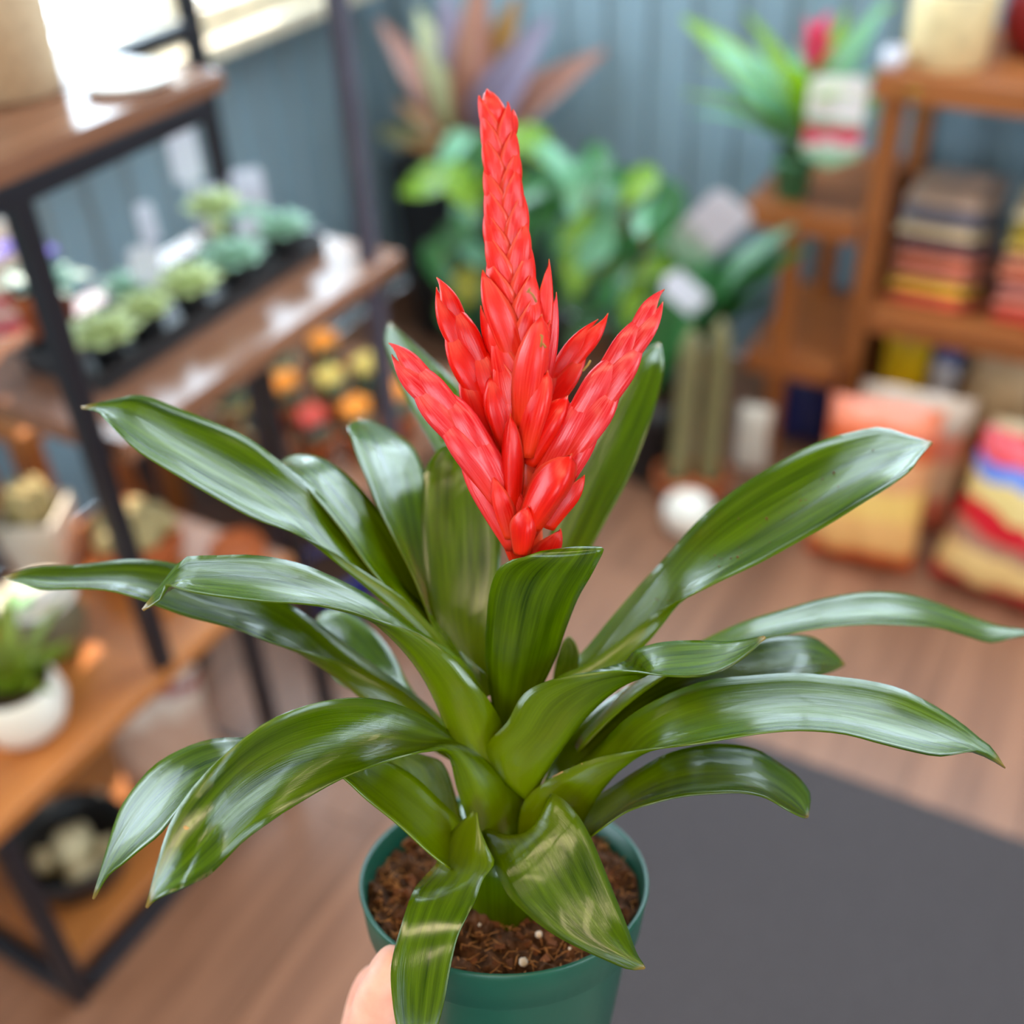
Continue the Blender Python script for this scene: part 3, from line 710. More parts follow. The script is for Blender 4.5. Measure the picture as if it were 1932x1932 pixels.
# reddish pot behind the bush
c2 = at(1160, 375, 'y', 2.42)
stool('low three legged stool against the back wall behind the leafy bush', c2[0], 2.42, c2[2] - 0.1, 0.09)
pot_thing('red_brown_pot', 'red brown square-rimmed pot on a stool against the back wall', 'pot', (c2[0], 2.42, c2[2] - 0.0997), 0.08, 0.10, plain('oxblood_glaze', S(120, 44, 34), 0.4))
# orchid-style tags and dark tub beside the shelf
tubm = M['black']
c3 = at(1330, 640, 'y', 2.18)
e = pot_thing('black_tub', 'black plastic tub with dark broad leaves left of the wooden shelf', 'plant', (-0.80, 1.97, 0.0003), 0.10, 0.22, tubm)
for k, (px, py, L) in enumerate(((1340, 520, .16), (1390, 560, .16), (1280, 600, .15), (1420, 470, .15), (1300, 440, .15), (1240, 640, .15), (1390, 440, .14))):
    p = Vector(at(px, py, 'y', 2.05)); b = Vector((-0.80, 1.97, 0.2)); d = p - b
    put_leaf(e, bm['dk'], b - Vector(e.location), tuple(d + Vector((0, 0, 0.08))), d.length * 1.15, wscale=0.6)
def tag_at(px, py, Y, w, h, label, mat, ty, rz=0.35, tx=0.25):
    p = at(px, py, 'y', Y); return plant_tag(label, p, w, h, mat, (tx, ty), rz, 'plant tags')
tgm = bandmat('printed_tag', [(0.0, S(150, 190, 160)), (0.3, S(188, 196, 190)), (0.42, S(226, 224, 236)), (0.8, S(232, 232, 244))], lo=0, hi=.2, scale=30)
tag_at(1275, 490, 2.02, .095, .19, 'big white printed tag slanting out of the black tub', tgm, 0.65)
tag_at(1270, 470, 2.08, .05, .06, 'small white tag low beside the black tub', M['plastic'], -0.5)
tag_at(1255, 520, 2.0, .06, .10, 'pale tag hanging below the big slanting tag', M['plastic'], 2.2)
# columnar cacti
M['colc'] = leafmat('pale_column_cactus', S(112, 108, 64), S(168, 158, 112), S(120, 110, 70), 0.6, 0.05, 20, 0.3)
for px, top, x0, w, lb in ((1290, 620, 1275, 0.02, 'pale column cactus with two arms left of the wooden shelf'), (1345, 600, 1330, 0.021, 'slender leaning column cactus next to the wooden shelf')):
    b = Pz(x0, 945, 0.0); t = at(px + 18, top, 'y', b[1] + 0.03)
    e = pot_thing('column_cactus', lb, 'cactus', (b[0], b[1], 0.0003), 0.05, 0.08, M['terra'])
    pts = [np.array([0, 0, 0.06]), (t - b) * 0.5 + np.array([0, 0, 0.0]), t - b]
    V = []; P = crom(pts, 14)
    for i, c in enumerate(P):
        for j in range(24):
            a = 2 * math.pi * j / 24; r = w * (1 + 0.15 * math.cos(6 * a)) * (1 if i < 12 else (0.8 if i == 12 else 0.15)); V.append((c[0] + r * math.cos(a), c[1] + r * math.sin(a), c[2]))
    mk('cactus_column', V, grid_faces(14, 24, True) + [tuple(13 * 24 + j for j in range(24))], M['colc'], e)
b = Pz(1295, 1000, 0.0)
pot_thing('white_floor_pot', 'small white pot on the floor in front of the column cacti', 'pot', (b[0], b[1], 0.0003), 0.052, 0.075, M['white'], 'round', soil=False)
b = Pz(1425, 900, 0)
o = pillow('white_packet', 'tall white packet standing on the floor left of the wooden shelf', 'packet', (-0.60, 2.06, 0.0865), 0.075, 0.03, 0.17, M['white'], (0.0, 0, 0.2))
o = pillow('blue_packet', 'dark blue packet behind the white packet under the short shelf', 'packet', (-0.53, 2.22, 0.105), 0.13, 0.05, 0.2, plain('blue_film', S(22, 34, 90), 0.35), (0, 0, 0.1))

# ------------------------------------------------------------------ wooden shelves on the right
YS, YK = 2.15, 2.47
def wshelf(label, posts, boards, loc, name='wooden_shelf'):
    e = thing(name, label, 'shelf', loc)
    for x, y, z0, z1 in posts: box('upright', (x - .019, y - .019, z0), (x + .019, y + .019, z1), M['pinez'], e, True, 0.003)
    for x0, x1, z in boards:
        n = 3; w = (YK - YS + 0.05) / n
        box('front_rail', (x0, YS - 0.028, z - 0.045), (x1, YS - 0.02, z), M['pine'], e, True, 0.002)
        for k in range(n): box('board', (x0, YS - 0.018 + k * w, z - 0.02), (x1, YS - 0.018 + (k + 1) * w - 0.004, z), M['pine'], e, True, 0.002)
    return e
xr0, xr1 = -0.43, 0.50
wshelf('tall open wooden shelf holding stacked packages', [(x, y, 0, 0.845) for x in (xr0, xr1) for y in (YS, YK)], [(xr0 - 0.04, xr1 + .03, 0.87), (xr0 + 0.021, xr1 - .021, 0.41), (xr0 + 0.021, xr1 - .021, 0.10)], (0.03, 2.3, 0))
wshelf('short wooden side shelf carrying the pink flowered plant', [(-0.585, y, 0, 0.565) for y in (YS, YK)] + [(-0.475, YK, 0, 0.565)], [(-0.69, xr0 - 0.025, 0.59), (-0.655, xr0 - 0.025, 0.262)], (-0.56, 2.3, 0))
# pink flowered guzmania in a green pot on the short shelf
e = pot_thing('pink_bromeliad', 'bromeliad with a pink flower and arching leaves in a green pot on the short shelf', 'plant', (-0.615, 2.20, 0.5903), 0.042, 0.085, plain('green_pot', S(52, 104, 66), 0.4))
me = leaf_mesh('arching_leaf', 0.17, 0.45, 0.15); me.materials.append(GR['mid']); me2 = leaf_mesh('arching_leaf', 0.17, 0.35, 0.15); me2.materials.append(GR['blu'])
for k in range(15):
    a = k * 2.4; m = me if k % 3 else me2
    put_leaf(e, m, (0, 0, 0.09 + 0.02 * (k % 4)), (math.cos(a), math.sin(a) * 0.6, 0.75 + 0.3 * (k % 3)), 0.22 + 0.03 * (k % 3))
for tx, tz, m in ((1300, 80, me), (1330, 130, me2), (1660, 100, me2), (1600, 110, me), (1410, 150, me2)):
    p = Vector(at(tx, tz, 'y', 2.16)) - Vector((-0.615, 2.20, 0.70)); put_leaf(e, m, (0, 0, 0.12), (p.x, p.y, p.z + 0.12), p.length * 1.12, wscale=1.3, face=(0.3, -0.6, 0.7))
fs = tube('flower_stem', [(0, 0, 0.06), (0.005, -0.01, 0.2), (0.02, -0.02, 0.30)], 0.006, GR['mid'], e)
M['pink'] = leafmat('pink_bract', S(206, 30, 96), S(236, 70, 140), S(200, 60, 90), 0.4, 0.3, 10, 0.1)
pk = leaf_mesh('pink_petal', 0.5, 0.1); pk.materials.append(M['pink'])
for k in range(14):
    a = k * 2.4; put_leaf(fs, pk, (0.02, -0.02, 0.25 + 0.005 * k), (math.cos(a), math.sin(a), 0.9 + 0.1 * k), 0.055, name='petal')
tgf = bandmat('flower_tag', [(0.0, S(150, 196, 160)), (0.22, S(232, 224, 220)), (0.3, S(224, 70, 104)), (0.48, S(150, 180, 150)), (0.56, S(244, 236, 236))], lo=0, hi=.17, warp=0.02, scale=26)
tag_at(1562, 318, 2.13, .105, .175, 'printed plant tag with a pink flower beside the pink bromeliad', tgf, 0.0, 0.25, 0.05)
# on top of the tall shelf
pot_thing('cream_pot', 'cream ceramic pot on top of the tall wooden shelf', 'pot', (-0.372, 2.235, 0.8703), 0.075, 0.13, M['cream'], 'straight')
pot_thing('dark_red_pot', 'dark red pot on top of the tall shelf right of the cream pot', 'pot', (-0.235, 2.345, 0.8703), 0.07, 0.11, M['dkred'], 'round')
pot_thing('small_white_pot', 'tiny whitish pot at the left edge of the tall shelf top', 'pot', (-0.448, 2.158, 0.8703), 0.021, 0.036, M['plastic'], 'round')
# stacks of flat packages
cols = [(176, 146, 128), (118, 116, 134), (226, 196, 156), (126, 92, 96), (226, 130, 100), (206, 124, 104), (236, 190, 70), (232, 110, 82)]
cols2 = [(214, 190, 150), (204, 176, 66), (226, 190, 90), (222, 150, 120), (236, 136, 104), (200, 130, 120), (236, 140, 116), (228, 92, 74)]
names = ['grey-brown', 'slate', 'cream', 'plum', 'orange', 'dusty orange', 'yellow', 'coral']; names2 = ['cream', 'mustard', 'gold', 'peach', 'salmon', 'rose', 'light coral', 'red']
def pack(name, label, loc, sx, sy, sz, col, rz, grp):
    m = bandmat(name + '_film', [(0, S(*col)), (0.62, S(*[min(255, int(c * 1.12)) for c in col])), (0.8, S(*[int(c * 0.82) for c in col]))], axis=0, lo=-sx / 2, hi=sx / 2, warp=0.02, scale=20)
    V = []; n, k = 9, 7
    for s in (-1, 1):
        for i in range(n):
            for j in range(k):
                u, w = -1 + 2 * i / (n - 1), -1 + 2 * j / (k - 1)
                V.append((u * sx / 2, w * sy / 2, sz / 2 + s * sz / 2 * (1 - abs(u) ** 6) ** .5 * (1 - abs(w) ** 6) ** .5))
    o = mk(name, V, [q for q in grid_faces(n, k)] + [tuple(x + n * k for x in q) for q in grid_faces(n, k)], m); o.location = loc; o.rotation_euler = (0, 0, rz)
    return tag(o, label, 'package', grp)
order = ['topmost', 'second from the top', 'third from the top', 'fourth from the top', 'fourth from the bottom', 'third from the bottom', 'second from the bottom', 'bottom']
for x, cs, ns, which in ((-0.305, cols, names, 'left'), (-0.105, cols2, names2, 'right')):
    for i in range(8):
        z = 0.4103 + (7 - i) * 0.0288
        pack('flat_package', '%s flat package, %s of the %s stack on the wooden shelf' % (ns[i], order[i], which), (x + rb_.uniform(-.004, .004), 2.27, z), 0.17, 0.2, 0.0285, cs[i], rb_.uniform(-.03, .03), 'packages stacked on the wooden shelf')
# bags on the low shelf board
pillow('yellow_bag', 'bright yellow bag at the left of the lowest wooden shelf', 'bag', (-0.335, 2.24, 0.1005 + 0.13), 0.10, 0.07, 0.26, plain('yellow_film', S(206, 166, 16), 0.35, var=0.3, scale=12), (0, 0, 0.1))
pillow('blue_white_bag', 'small white bag with blue corner between yellow and tan bags', 'bag', (-0.255, 2.235, 0.1005 + 0.11), 0.06, 0.06, 0.22, bandmat('blue_white_film', [(0, S(190, 180, 160)), (0.55, S(190, 186, 190)), (0.8, S(40, 56, 120))], lo=-.11, hi=.11), (0, 0, 0.0))
pillow('tan_bag', 'large tan bag of bark on the lowest wooden shelf', 'bag', (-0.14, 2.24, 0.1005 + 0.135), 0.15, 0.09, 0.27, plain('tan_film', S(196, 166, 128), 0.45, var=0.3, scale=14), (0, 0, 0.0))
pillow('beige_bag', 'beige bag with blue print at the right of the lowest wooden shelf', 'bag', (0.03, 2.235, 0.1005 + 0.13), 0.15, 0.09, 0.26, bandmat('beige_film', [(0, S(190, 160, 110)), (0.4, S(206, 180, 140)), (0.55, S(34, 56, 132)), (0.72, S(200, 176, 140))], lo=-.13, hi=.13), (0, 0, 0.0))
# soil bags on the floor
b1 = bandmat('orange_bag_film', [(0.0, S(214, 92, 34)), (0.12, S(236, 178, 110)), (0.35, S(240, 196, 110)), (0.55, S(226, 160, 110)), (0.72, S(206, 84, 40)), (0.86, S(224, 120, 84))], lo=-.17, hi=.17, warp=.03)
b2 = bandmat('red_bag_film', [(0.0, S(196, 24, 34)), (0.13, S(236, 196, 130)), (0.34, S(170, 120, 100)), (0.44, S(206, 26, 40)), (0.55, S(230, 200, 130)), (0.68, S(90, 130, 210)), (0.8, S(206, 40, 50))], lo=-.18, hi=.18, warp=.06, scale=8)
b3 = bandmat('salmon_bag_film', [(0.0, S(220, 110, 80)), (0.3, S(222, 170, 130)), (0.6, S(226, 130, 104)), (0.8, S(196, 170, 150))], lo=-.14, hi=.14, warp=.04)
pillow('orange_soil_bag', 'orange and cream bag of soil standing on the floor before the wooden shelf', 'bag', (-0.30, 1.885, 0.172), 0.21, 0.12, 0.34, b1, (-0.22, 0, 0.12))
pillow('red_soil_bag', 'big red bag of soil with yellow and blue print standing on the floor', 'bag', (0.0, 1.90, 0.158), 0.29, 0.14, 0.32, b2, (-0.25, 0.10, 0.0))
pillow('salmon_soil_bag', 'salmon coloured bag leaning behind the orange soil bag', 'bag', (-0.27, 2.03, 0.153), 0.22, 0.09, 0.30, b3, (-0.12, 0, 0.05))
pillow('pale_soil_bag', 'pale tan bag lying behind the red soil bag', 'bag', (-0.03, 2.05, 0.138), 0.20, 0.08, 0.27, plain('pale_film', S(206, 178, 138), 0.4, var=0.25, scale=10), (-0.1, 0, 0.0))
# mat
mt = mk('floor_mat', boxv((-0.55, -1.2, 0.0), (1.4, 1.30, 0.007)), BOXF, M['mat'], smooth=False)
bevel_mod(mt, 0.003); tag(mt, 'charcoal grey doormat lying on the plank floor', 'mat')

# ------------------------------------------------------------------ the held bromeliad
# plant frame in camera space: O = centre of the pot rim, AX = plant axis, BK = rim direction away from camera
Z0 = 0.61
O = ray(951, 1650) * Z0
AX = _n([0.0, -0.945, -0.327]); BK = _n([0.0, -0.327, 0.945]); RT = np.array([1.0, 0, 0])
def depth(px, py, rb):
    """depth of the pixel on the plane parallel to the plant axis, rb behind it"""
    r = ray(px, py); return (O @ BK + rb) / (r @ BK)
def pf(x, b, h):
    """plant frame -> world"""
    return c2w(O + RT * x + BK * b + AX * h)
AXW, BKW, RTW = CM @ AX, CM @ BK, CM @ RT
plant = thing('potted_bromeliad', 'flowering bromeliad with tall red spike and glossy green leaves in a green pot', 'plant', tuple(pf(0, 0, -0.13)))
M['leaf'] = leafmat('bromeliad_leaf', S(36, 60, 0), S(88, 116, 0), S(112, 132, 0), 0.125, 0.16, bump=0.24, coat=0.3, tipcol=S(150, 120, 60))
M['leaf2'] = leafmat('bromeliad_leaf_pale', S(64, 92, 6), S(112, 134, 14), S(136, 148, 22), 0.25, 0.28, tipcol=S(150, 120, 60))
LEAVES = []
def leaf(st, rb, w=0.05, ch=0.10, s=1, mat='leaf', n=44, nv=11, label=None, ripple=0.0, name='leaf', smooth=5):
    k = len(st)
    rbs = np.interp(np.linspace(0, 1, k), np.linspace(0, 1, len(rb)), rb)
    ln = np.linspace(0, 1, k); P = []
    for i, q in enumerate(st):
        q = list(map(float, q)); expl = len(q) == 6
        A, B = np.array(q[:2]), np.array(q[-2:])
        Mp = np.array(q[2:4]) if expl else (A + B) / 2
        zc = depth(Mp[0], Mp[1], rbs[i])
        W = w * (1.0 if ln[i] < 0.72 else max(0.02, 1 - ((ln[i] - 0.72) / 0.28) ** 1.6))
        gap = np.linalg.norm(A - B) * zc / F
        if expl:
            a3 = ray(*A) * (zc + 0.42 * W); b3 = ray(*B) * (zc - 0.05 * W); m3 = ray(*Mp) * zc
        else:
            dz = s * math.sqrt(max(W * W - gap * gap, 0)) * 0.8
            a3 = ray(*A) * (zc + dz / 2); b3 = ray(*B) * (zc - dz / 2)
            m3 = (a3 + b3) / 2
            prev, nxt = st[max(i - 1, 0)], st[min(i + 1, k - 1)]
            tp = (np.array(nxt[:2]) + np.array(nxt[-2:]) - np.array(prev[:2]) - np.array(prev[-2:]))
            T = np.array([tp[0], tp[1], 0.0])
            nn = np.cross(b3 - a3, np.r_[T[:2] * zc / F, (rbs[min(i + 1, k - 1)] - rbs[max(i - 1, 0)]) * 0.9])
            nn = nn / (np.linalg.norm(nn) + 1e-9)
            if nn[2] < 0: nn = -nn            # away from the camera = towards the underside
            m3 = m3 + nn * max(gap, 0.6 * W) * ch * 1.0
        P.append([a3, m3, b3])
    G = crom(P, n)                      # n x 3 x 3
    for _ in range(smooth):                  # relax the midrib and the depths so the blade bends smoothly
        H = G.copy()
        G[1:-1, 1] = 0.25 * H[:-2, 1] + 0.5 * H[1:-1, 1] + 0.25 * H[2:, 1]
        zz = 0.25 * H[:-2, :, 2] + 0.5 * H[1:-1, :, 2] + 0.25 * H[2:, :, 2]
        G[1:-1] *= (zz / G[1:-1, :, 2])[:, :, None]
    t = np.linspace(0, 1, nv)
    L0, L1, L2 = 2 * (t - .5) * (t - 1), -4 * t * (t - 1), 2 * t * (t - .5)
    V = G[:, 0, None, :] * L0[None, :, None] + G[:, 1, None, :] * L1[None, :, None] + G[:, 2, None, :] * L2[None, :, None]
    if ripple:
        u = np.linspace(0, 1, n)[:, None]
        edge = (np.abs(t - .5) * 2)[None, :] ** 2
        V[:, :, 2] += ripple * edge * np.sin(u * 23 + (t[None, :] > .5) * 2.0 + len(LEAVES)) * np.clip(u * 3, 0, 1)
    Vw = [c2w(p) for p in V.reshape(-1, 3)]
    U = [(i / (n - 1), t[j]) for i in range(n) for j in range(nv)]
    o = mk(name, Vw, grid_faces(n, nv), M[mat], plant, True, uvs=U)
    sd = o.modifiers.new('thickness', 'SOLIDIFY'); sd.thickness = 0.0008; sd.offset = 0
    if label: o['label'] = label
    LEAVES.append(o)
    return o
# stations run base -> tip: (far edge, near edge) or (far edge, midrib fold, near edge), photo pixels
leaf([(935,1380,925,1420,940,1400),(880,1262,845,1260,872,1262),(815,1163,783,1184,830,1200),(760,1105,704,1120,765,1132),(700,1038,646,1066,690,1080),
      (645,980,598,1027,625,1040),(595,925,548,1003),(540,880,478,978),(470,827,400,936),(400,795,322,890),(330,768,262,852),(280,749,225,818),
      (250,746,200,792),(215,754,184,775),(152,767,154,770)], [0.0,0.02,0.06], 0.052, 0.2)
leaf([(900,1420,880,1450,905,1440),(800,1325,740,1370,810,1345),(755,1290,690,1327,765,1308),(700,1250,646,1284,700,1272),(640,1205,590,1250,625,1242),
      (585,1165,520,1215),(520,1125,440,1185),(440,1090,350,1162),(360,1070,265,1131),(300,1058,205,1114),(235,1056,140,1110),(150,1066,80,1112),(66,1070,40,1100),(4,1088,6,1092)],
     [0.0,0.01,0.025], 0.048, 0.18)
leaf([(960,1450,900,1490,945,1460),(955,1370,862,1430,950,1380),(915,1310,828,1335,925,1325),(880,1255,792,1265,893,1285),(840,1222,757,1222,852,1238),(790,1190,716,1182,792,1196),
      (740,1152,690,1163,725,1174),(682,1116,640,1148),(620,1085,575,1139),(560,1062,500,1135),(480,1048,420,1126),(400,1049,355,1115),(345,1053,318,1103),(322,1080,311,1106),(300,1108,303,1130),(268,1150,270,1152)],
     [-0.02,-0.03,-0.06], 0.05, 0.16)
leaf([(870,1270,850,1280),(805,1140,745,1130),(772,1060,690,1065),(737,995,640,995),(700,945,590,935),(655,897,560,900),(610,866,540,884),(575,858,525,872),(545,862,515,880),(520,880,518,884)], [0.02,0.05,0.10], 0.045, 0.08)
leaf([(870,1240,840,1250),(835,1150,785,1100),(818,1060,748,1025),(810,980,712,955),(805,920,692,905),(797,880,675,865),(777,842,662,825),(742,815,655,806),(703,796,662,797),(676,791,670,793)], [0.03,0.08,0.15], 0.05, 0.08)
leaf([(895,1300,930,1310),(850,1222,918,1250),(815,1160,925,1180),(802,1090,940,1100),(796,1010,945,1040),(795,940,940,980),(803,885,928,920),(825,850,905,880),(846,832,880,850),(866,824,870,826)], [0.02,0.05,0.08], 0.05, 0.10, s=0)
leaf([(1000,1640,950,1650,900,1640),(1005,1545,955,1565,885,1560),(998,1474,930,1500,862,1485),(940,1430,890,1440,846,1424),(872,1402,812,1417),(842,1375,770,1424),(800,1350,710,1443),(740,1325,640,1471),(680,1317,570,1511),
      (620,1322,505,1554),(560,1338,455,1592),(500,1365,420,1628),(440,1410,392,1653),(390,1455,362,1668),(345,1510,340,1677),(318,1560,322,1684),(302,1610,305,1691),(289,1660,289,1700),(275,1712,277,1713)],
     [-0.026,-0.034,-0.06,-0.09,-0.11,-0.12], 0.055, 0.14)
leaf([(900,1620,850,1640),(880,1560,810,1610),(835,1515,750,1555),(782,1465,690,1507),(722,1430,640,1462),(650,1405,580,1432),(560,1393,520,1424),(472,1392,450,1435),(400,1395,400,1460),(340,1415,350,1512),
      (290,1445,318,1553),(250,1490,298,1577),(225,1530,262,1605),(208,1580,232,1630),(192,1635,203,1653),(175,1695,177,1697)], [-0.045,-0.05,-0.06,-0.07], 0.046, 0.12, mat='leaf')
leaf([(893,1530,899,1533),(850,1572,885,1580,908,1570),(832,1607,888,1622,922,1602),(824,1630,885,1648,933,1628),(800,1656,860,1665,914,1656),(777,1687,898,1697),(757,1745,881,1730),(742,1800,863,1770),(737,1840,850,1825),
      (741,1894,839,1886),(748,1935,828,1930),(765,1985,810,1980),(788,2020,792,2021)], [-0.045,-0.055,-0.07,-0.09,-0.10,-0.11,-0.115], 0.045, 0.08, s=0, smooth=22)
leaf([(935,1590,985,1610,1015,1560),(904,1553,978,1562,1042,1497),(914,1585,1000,1575,1080,1525),(935,1640,1112,1575),(960,1690,1136,1630),(1000,1730,1160,1690),(1040,1760,1180,1740),(1085,1785,1192,1775),(1140,1810,1203,1803),(1188,1829,1213,1818),(1215,1828,1217,1826)],
     [-0.035,-0.05,-0.06,-0.07,-0.08,-0.09,-0.09], 0.052, -0.09, s=0, smooth=22)
leaf([(1060,1570,1065,1610),(1108,1515,1103,1588),(1150,1488,1130,1567),(1200,1455,1180,1533),(1260,1422,1230,1516),(1330,1405,1290,1502),(1385,1405,1350,1497),(1430,1415,1400,1496),(1475,1443,1445,1505),(1505,1465,1480,1525),(1528,1497,1505,1538),(1527,1525,1518,1543),(1525,1542,1524,1543)],
     [-0.03,-0.04,-0.045,-0.05], 0.046, 0.15)
leaf([(1020,1620,1075,1630,975,1620),(1035,1530,1095,1560,985,1520),(1075,1455,1122,1510,1030,1474),(1105,1427,1155,1463,1105,1436),(1150,1386,1195,1432,1180,1419),(1190,1350,1250,1411),(1250,1315,1310,1404),(1330,1285,1370,1394),(1420,1275,1440,1383),(1500,1270,1510,1378),(1570,1276,1590,1384),
      (1640,1285,1660,1402),(1700,1300,1720,1417),(1760,1330,1770,1426),(1810,1362,1805,1422),(1850,1395,1842,1415),(1872,1412,1868,1426),(1895,1447,1897,1449)], [-0.028,-0.04,-0.05,-0.06], 0.05, 0.17)
leaf([(1100,1400,1090,1420),(1180,1310,1170,1340),(1260,1248,1250,1280),(1330,1207,1335,1235),(1400,1175,1410,1213),(1480,1150,1490,1195),(1560,1128,1565,1183),(1640,1117,1640,1178),(1710,1121,1715,1180),(1780,1142,1775,1185),(1840,1166,1825,1200),(1890,1182,1872,1212),(1932,1188,1920,1200),(1965,1195,1967,1197)],
     [0.0,0.02,0.05,0.07], 0.044, 0.14)
leaf([(985,1500,1000,1515,955,1480),(965,1430,1030,1455,918,1413),(985,1350,1068,1402,957,1362),(1015,1305,1102,1357,988,1309),(1065,1278,1142,1317,1040,1283),(1120,1266,1187,1285,1110,1271),(1175,1250,1222,1277,1175,1265),
      (1200,1227,1247,1274),(1245,1213,1300,1277),(1310,1209,1345,1272),(1370,1211,1385,1253),(1415,1206,1418,1227),(1442,1200,1444,1203)], [-0.025,-0.035,-0.05,-0.07], 0.05, 0.08)
leaf([(1015,1500,1085,1510),(1065,1395,1125,1440),(1140,1325,1200,1380),(1215,1280,1280,1325),(1320,1240,1350,1302),(1420,1208,1440,1292),(1490,1198,1500,1282),(1535,1203,1545,1273),(1570,1228,1572,1266),(1593,1252,1594,1256)], [-0.01,0.01,0.05], 0.044, 0.08)
leaf([(1010,1400,1030,1420,1015,1390),(1050,1276,1115,1318,1046,1284),(1100,1230,1165,1268,1110,1252),(1150,1170,1205,1226,1175,1204),(1200,1112,1252,1172,1240,1154),(1250,1058,1302,1124),(1300,1000,1365,1093),(1350,952,1430,1063),(1410,908,1500,1025),
      (1480,866,1570,985),(1550,832,1630,947),(1610,815,1680,916),(1662,806,1718,887),(1700,817,1728,872),(1735,828,1745,850),(1758,834,1759,836)], [0.0,0.01,0.03,0.05], 0.056, 0.16)
leaf([(945,1520,985,1510),(938,1400,990,1390),(925,1310,1015,1312),(916,1240,1045,1250),(918,1170,1070,1180),(925,1110,1092,1125),(940,1074,1115,1085),(968,1056,1130,1056),(995,1050,1138,1040),(1010,1042,1138,1034),(1060,1037,1120,1032),(1095,1034,1099,1033)],
     [0.0,-0.005,-0.014,-0.026,-0.036,-0.04,-0.02], 0.05, -0.06, s=0)
leaf([(965,1260,1000,1250),(1000,1120,1070,1120),(1030,1030,1112,1040),(1060,950,1150,970),(1095,870,1190,895),(1130,800,1222,812),(1165,735,1243,742),(1195,685,1252,692),(1222,657,1250,667),(1243,646,1246,648)], [0.02,0.06,0.10,0.13], 0.05, 0.10, s=0)
leaf([(920,1210,950,1200),(880,1050,940,1000),(850,920,920,870),(815,840,900,790),(775,770,870,735),(745,705,838,700),(728,655,800,665),(727,628,765,635),(734,608,738,610)], [0.05,0.11,0.17,0.20], 0.05, 0.08, s=0)
leaf([(870,1400,850,1410),(800,1330,750,1345),(770,1290,700,1315),(745,1240,660,1300),(715,1200,630,1280),(682,1170,608,1245),(648,1152,598,1205),(617,1153,594,1178),(600,1163,597,1167)], [0.0,0.05,0.09,0.11], 0.046, 0.08)
leaf([(1040,1300,1085,1290),(1050,1245,1093,1240),(1062,1212,1085,1212),(1072,1200,1076,1201)], [0.02,0.03], 0.03, 0.06, s=0, mat='leaf2')
leaf([(905,1320,930,1310),(886,1265,916,1272),(869,1236,898,1256),(867,1228,871,1231)], [0.0,0.01], 0.03, 0.06, s=0)
leaf([(820,1610,880,1590),(772,1530,860,1505),(745,1470,835,1440),(731,1440,800,1425),(742,1424,775,1418)], [-0.02,-0.01], 0.03, 0.1, s=0, mat='leaf2')
# rosette base: overlapping sheaths closed around the core
v, f = lathe_data([(0.028, -0.018), (0.030, 0.0), (0.031, 0.02), (0.028, 0.04), (0.020, 0.042), (0.016, 0.03), (0.0, 0.025)], 40, 0.03)
mk('rosette_base', [pf(p[0] + 0.002, p[1], p[2]) for p in v], f, M['leaf'], plant, True, uvs=[(0.4, (i % 40) / 40) for i in range(len(v))])

# pot
M['pot'] = plain('green_nursery_pot', S(20, 80, 64), 0.38, 0.5, 0.1, 20)
R = 0.0775
prof = [(0.0, -0.135), (0.050, -0.135), (0.054, -0.132), (0.069, -0.028), (0.0712, -0.024), (0.0745, -0.022), (0.0770, -0.003), (0.0778, 0.0), (0.0770, 0.0015), (0.0752, 0.0), (0.0738, -0.012), (0.0700, -0.02), (0.053, -0.128), (0.0, -0.13)]
v, f = lathe_data(prof, 72)
pot = mk('pot', [pf(*p) for p in v], f, M['pot'], plant, True)
# soil with bark, fibre and perlite
rng = np.random.default_rng(3)
nr, ns = 26, 90
V = []
for i in range(nr):
    r = 0.0732 * i / (nr - 1)
    for j in range(ns):
        a = 2 * math.pi * j / ns
        x, y = r * math.cos(a), r * math.sin(a)
        h = -0.011 + 0.0035 * math.sin(x * 160 + 1) * math.cos(y * 140) + 0.0025 * math.sin(x * 330 + y * 290) + rng.normal(0, 0.0011) + 0.004 * max(0, 1 - r / 0.05)
        V.append(pf(x, y, h))
M['psoil'] = plain('potting_mix', S(84, 54, 36), 0.95, 0.15, 0.7, 160, 0.9)
soil = mk('soil', V, grid_faces(nr, ns, True), M['psoil'], plant, True, smooth=False)
M['fibre'] = plain('coir_fibre', S(176, 118, 70), 0.9, 0.1, 0.4, 60)
M['bark'] = plain('bark_chip', S(112, 70, 48), 0.9, 0.1, 0.4, 90, 0.5)
P = []
for i in range(520):
    a, r = rng.uniform(0, 6.283), 0.071 * math.sqrt(rng.uniform(0.12, 1))
    c = np.array([r * math.cos(a), r * math.sin(a), -0.0085]); d = rng.normal(0, 1, 3); d[2] *= 0.45; d /= np.linalg.norm(d)
    L = rng.uniform(0.003, 0.010); q = rng.normal(0, 0.0012, 3)
    pts = [pf(*(c - d * L / 2)), pf(*(c + q)), pf(*(c + d * L / 2))]
    P.append(tube_data(pts, rng.uniform(0.00015, 0.00035), 4))
v, f = merge(P); tag(mk('soil_fibre', v, f, M['fibre'], plant, True), kind='stuff')
P = []
ICO = [(-1,-1,-1),(1,-1,-1),(1,1,-1),(-1,1,-1),(-1,-1,1),(1,-1,1),(1,1,1),(-1,1,1)]
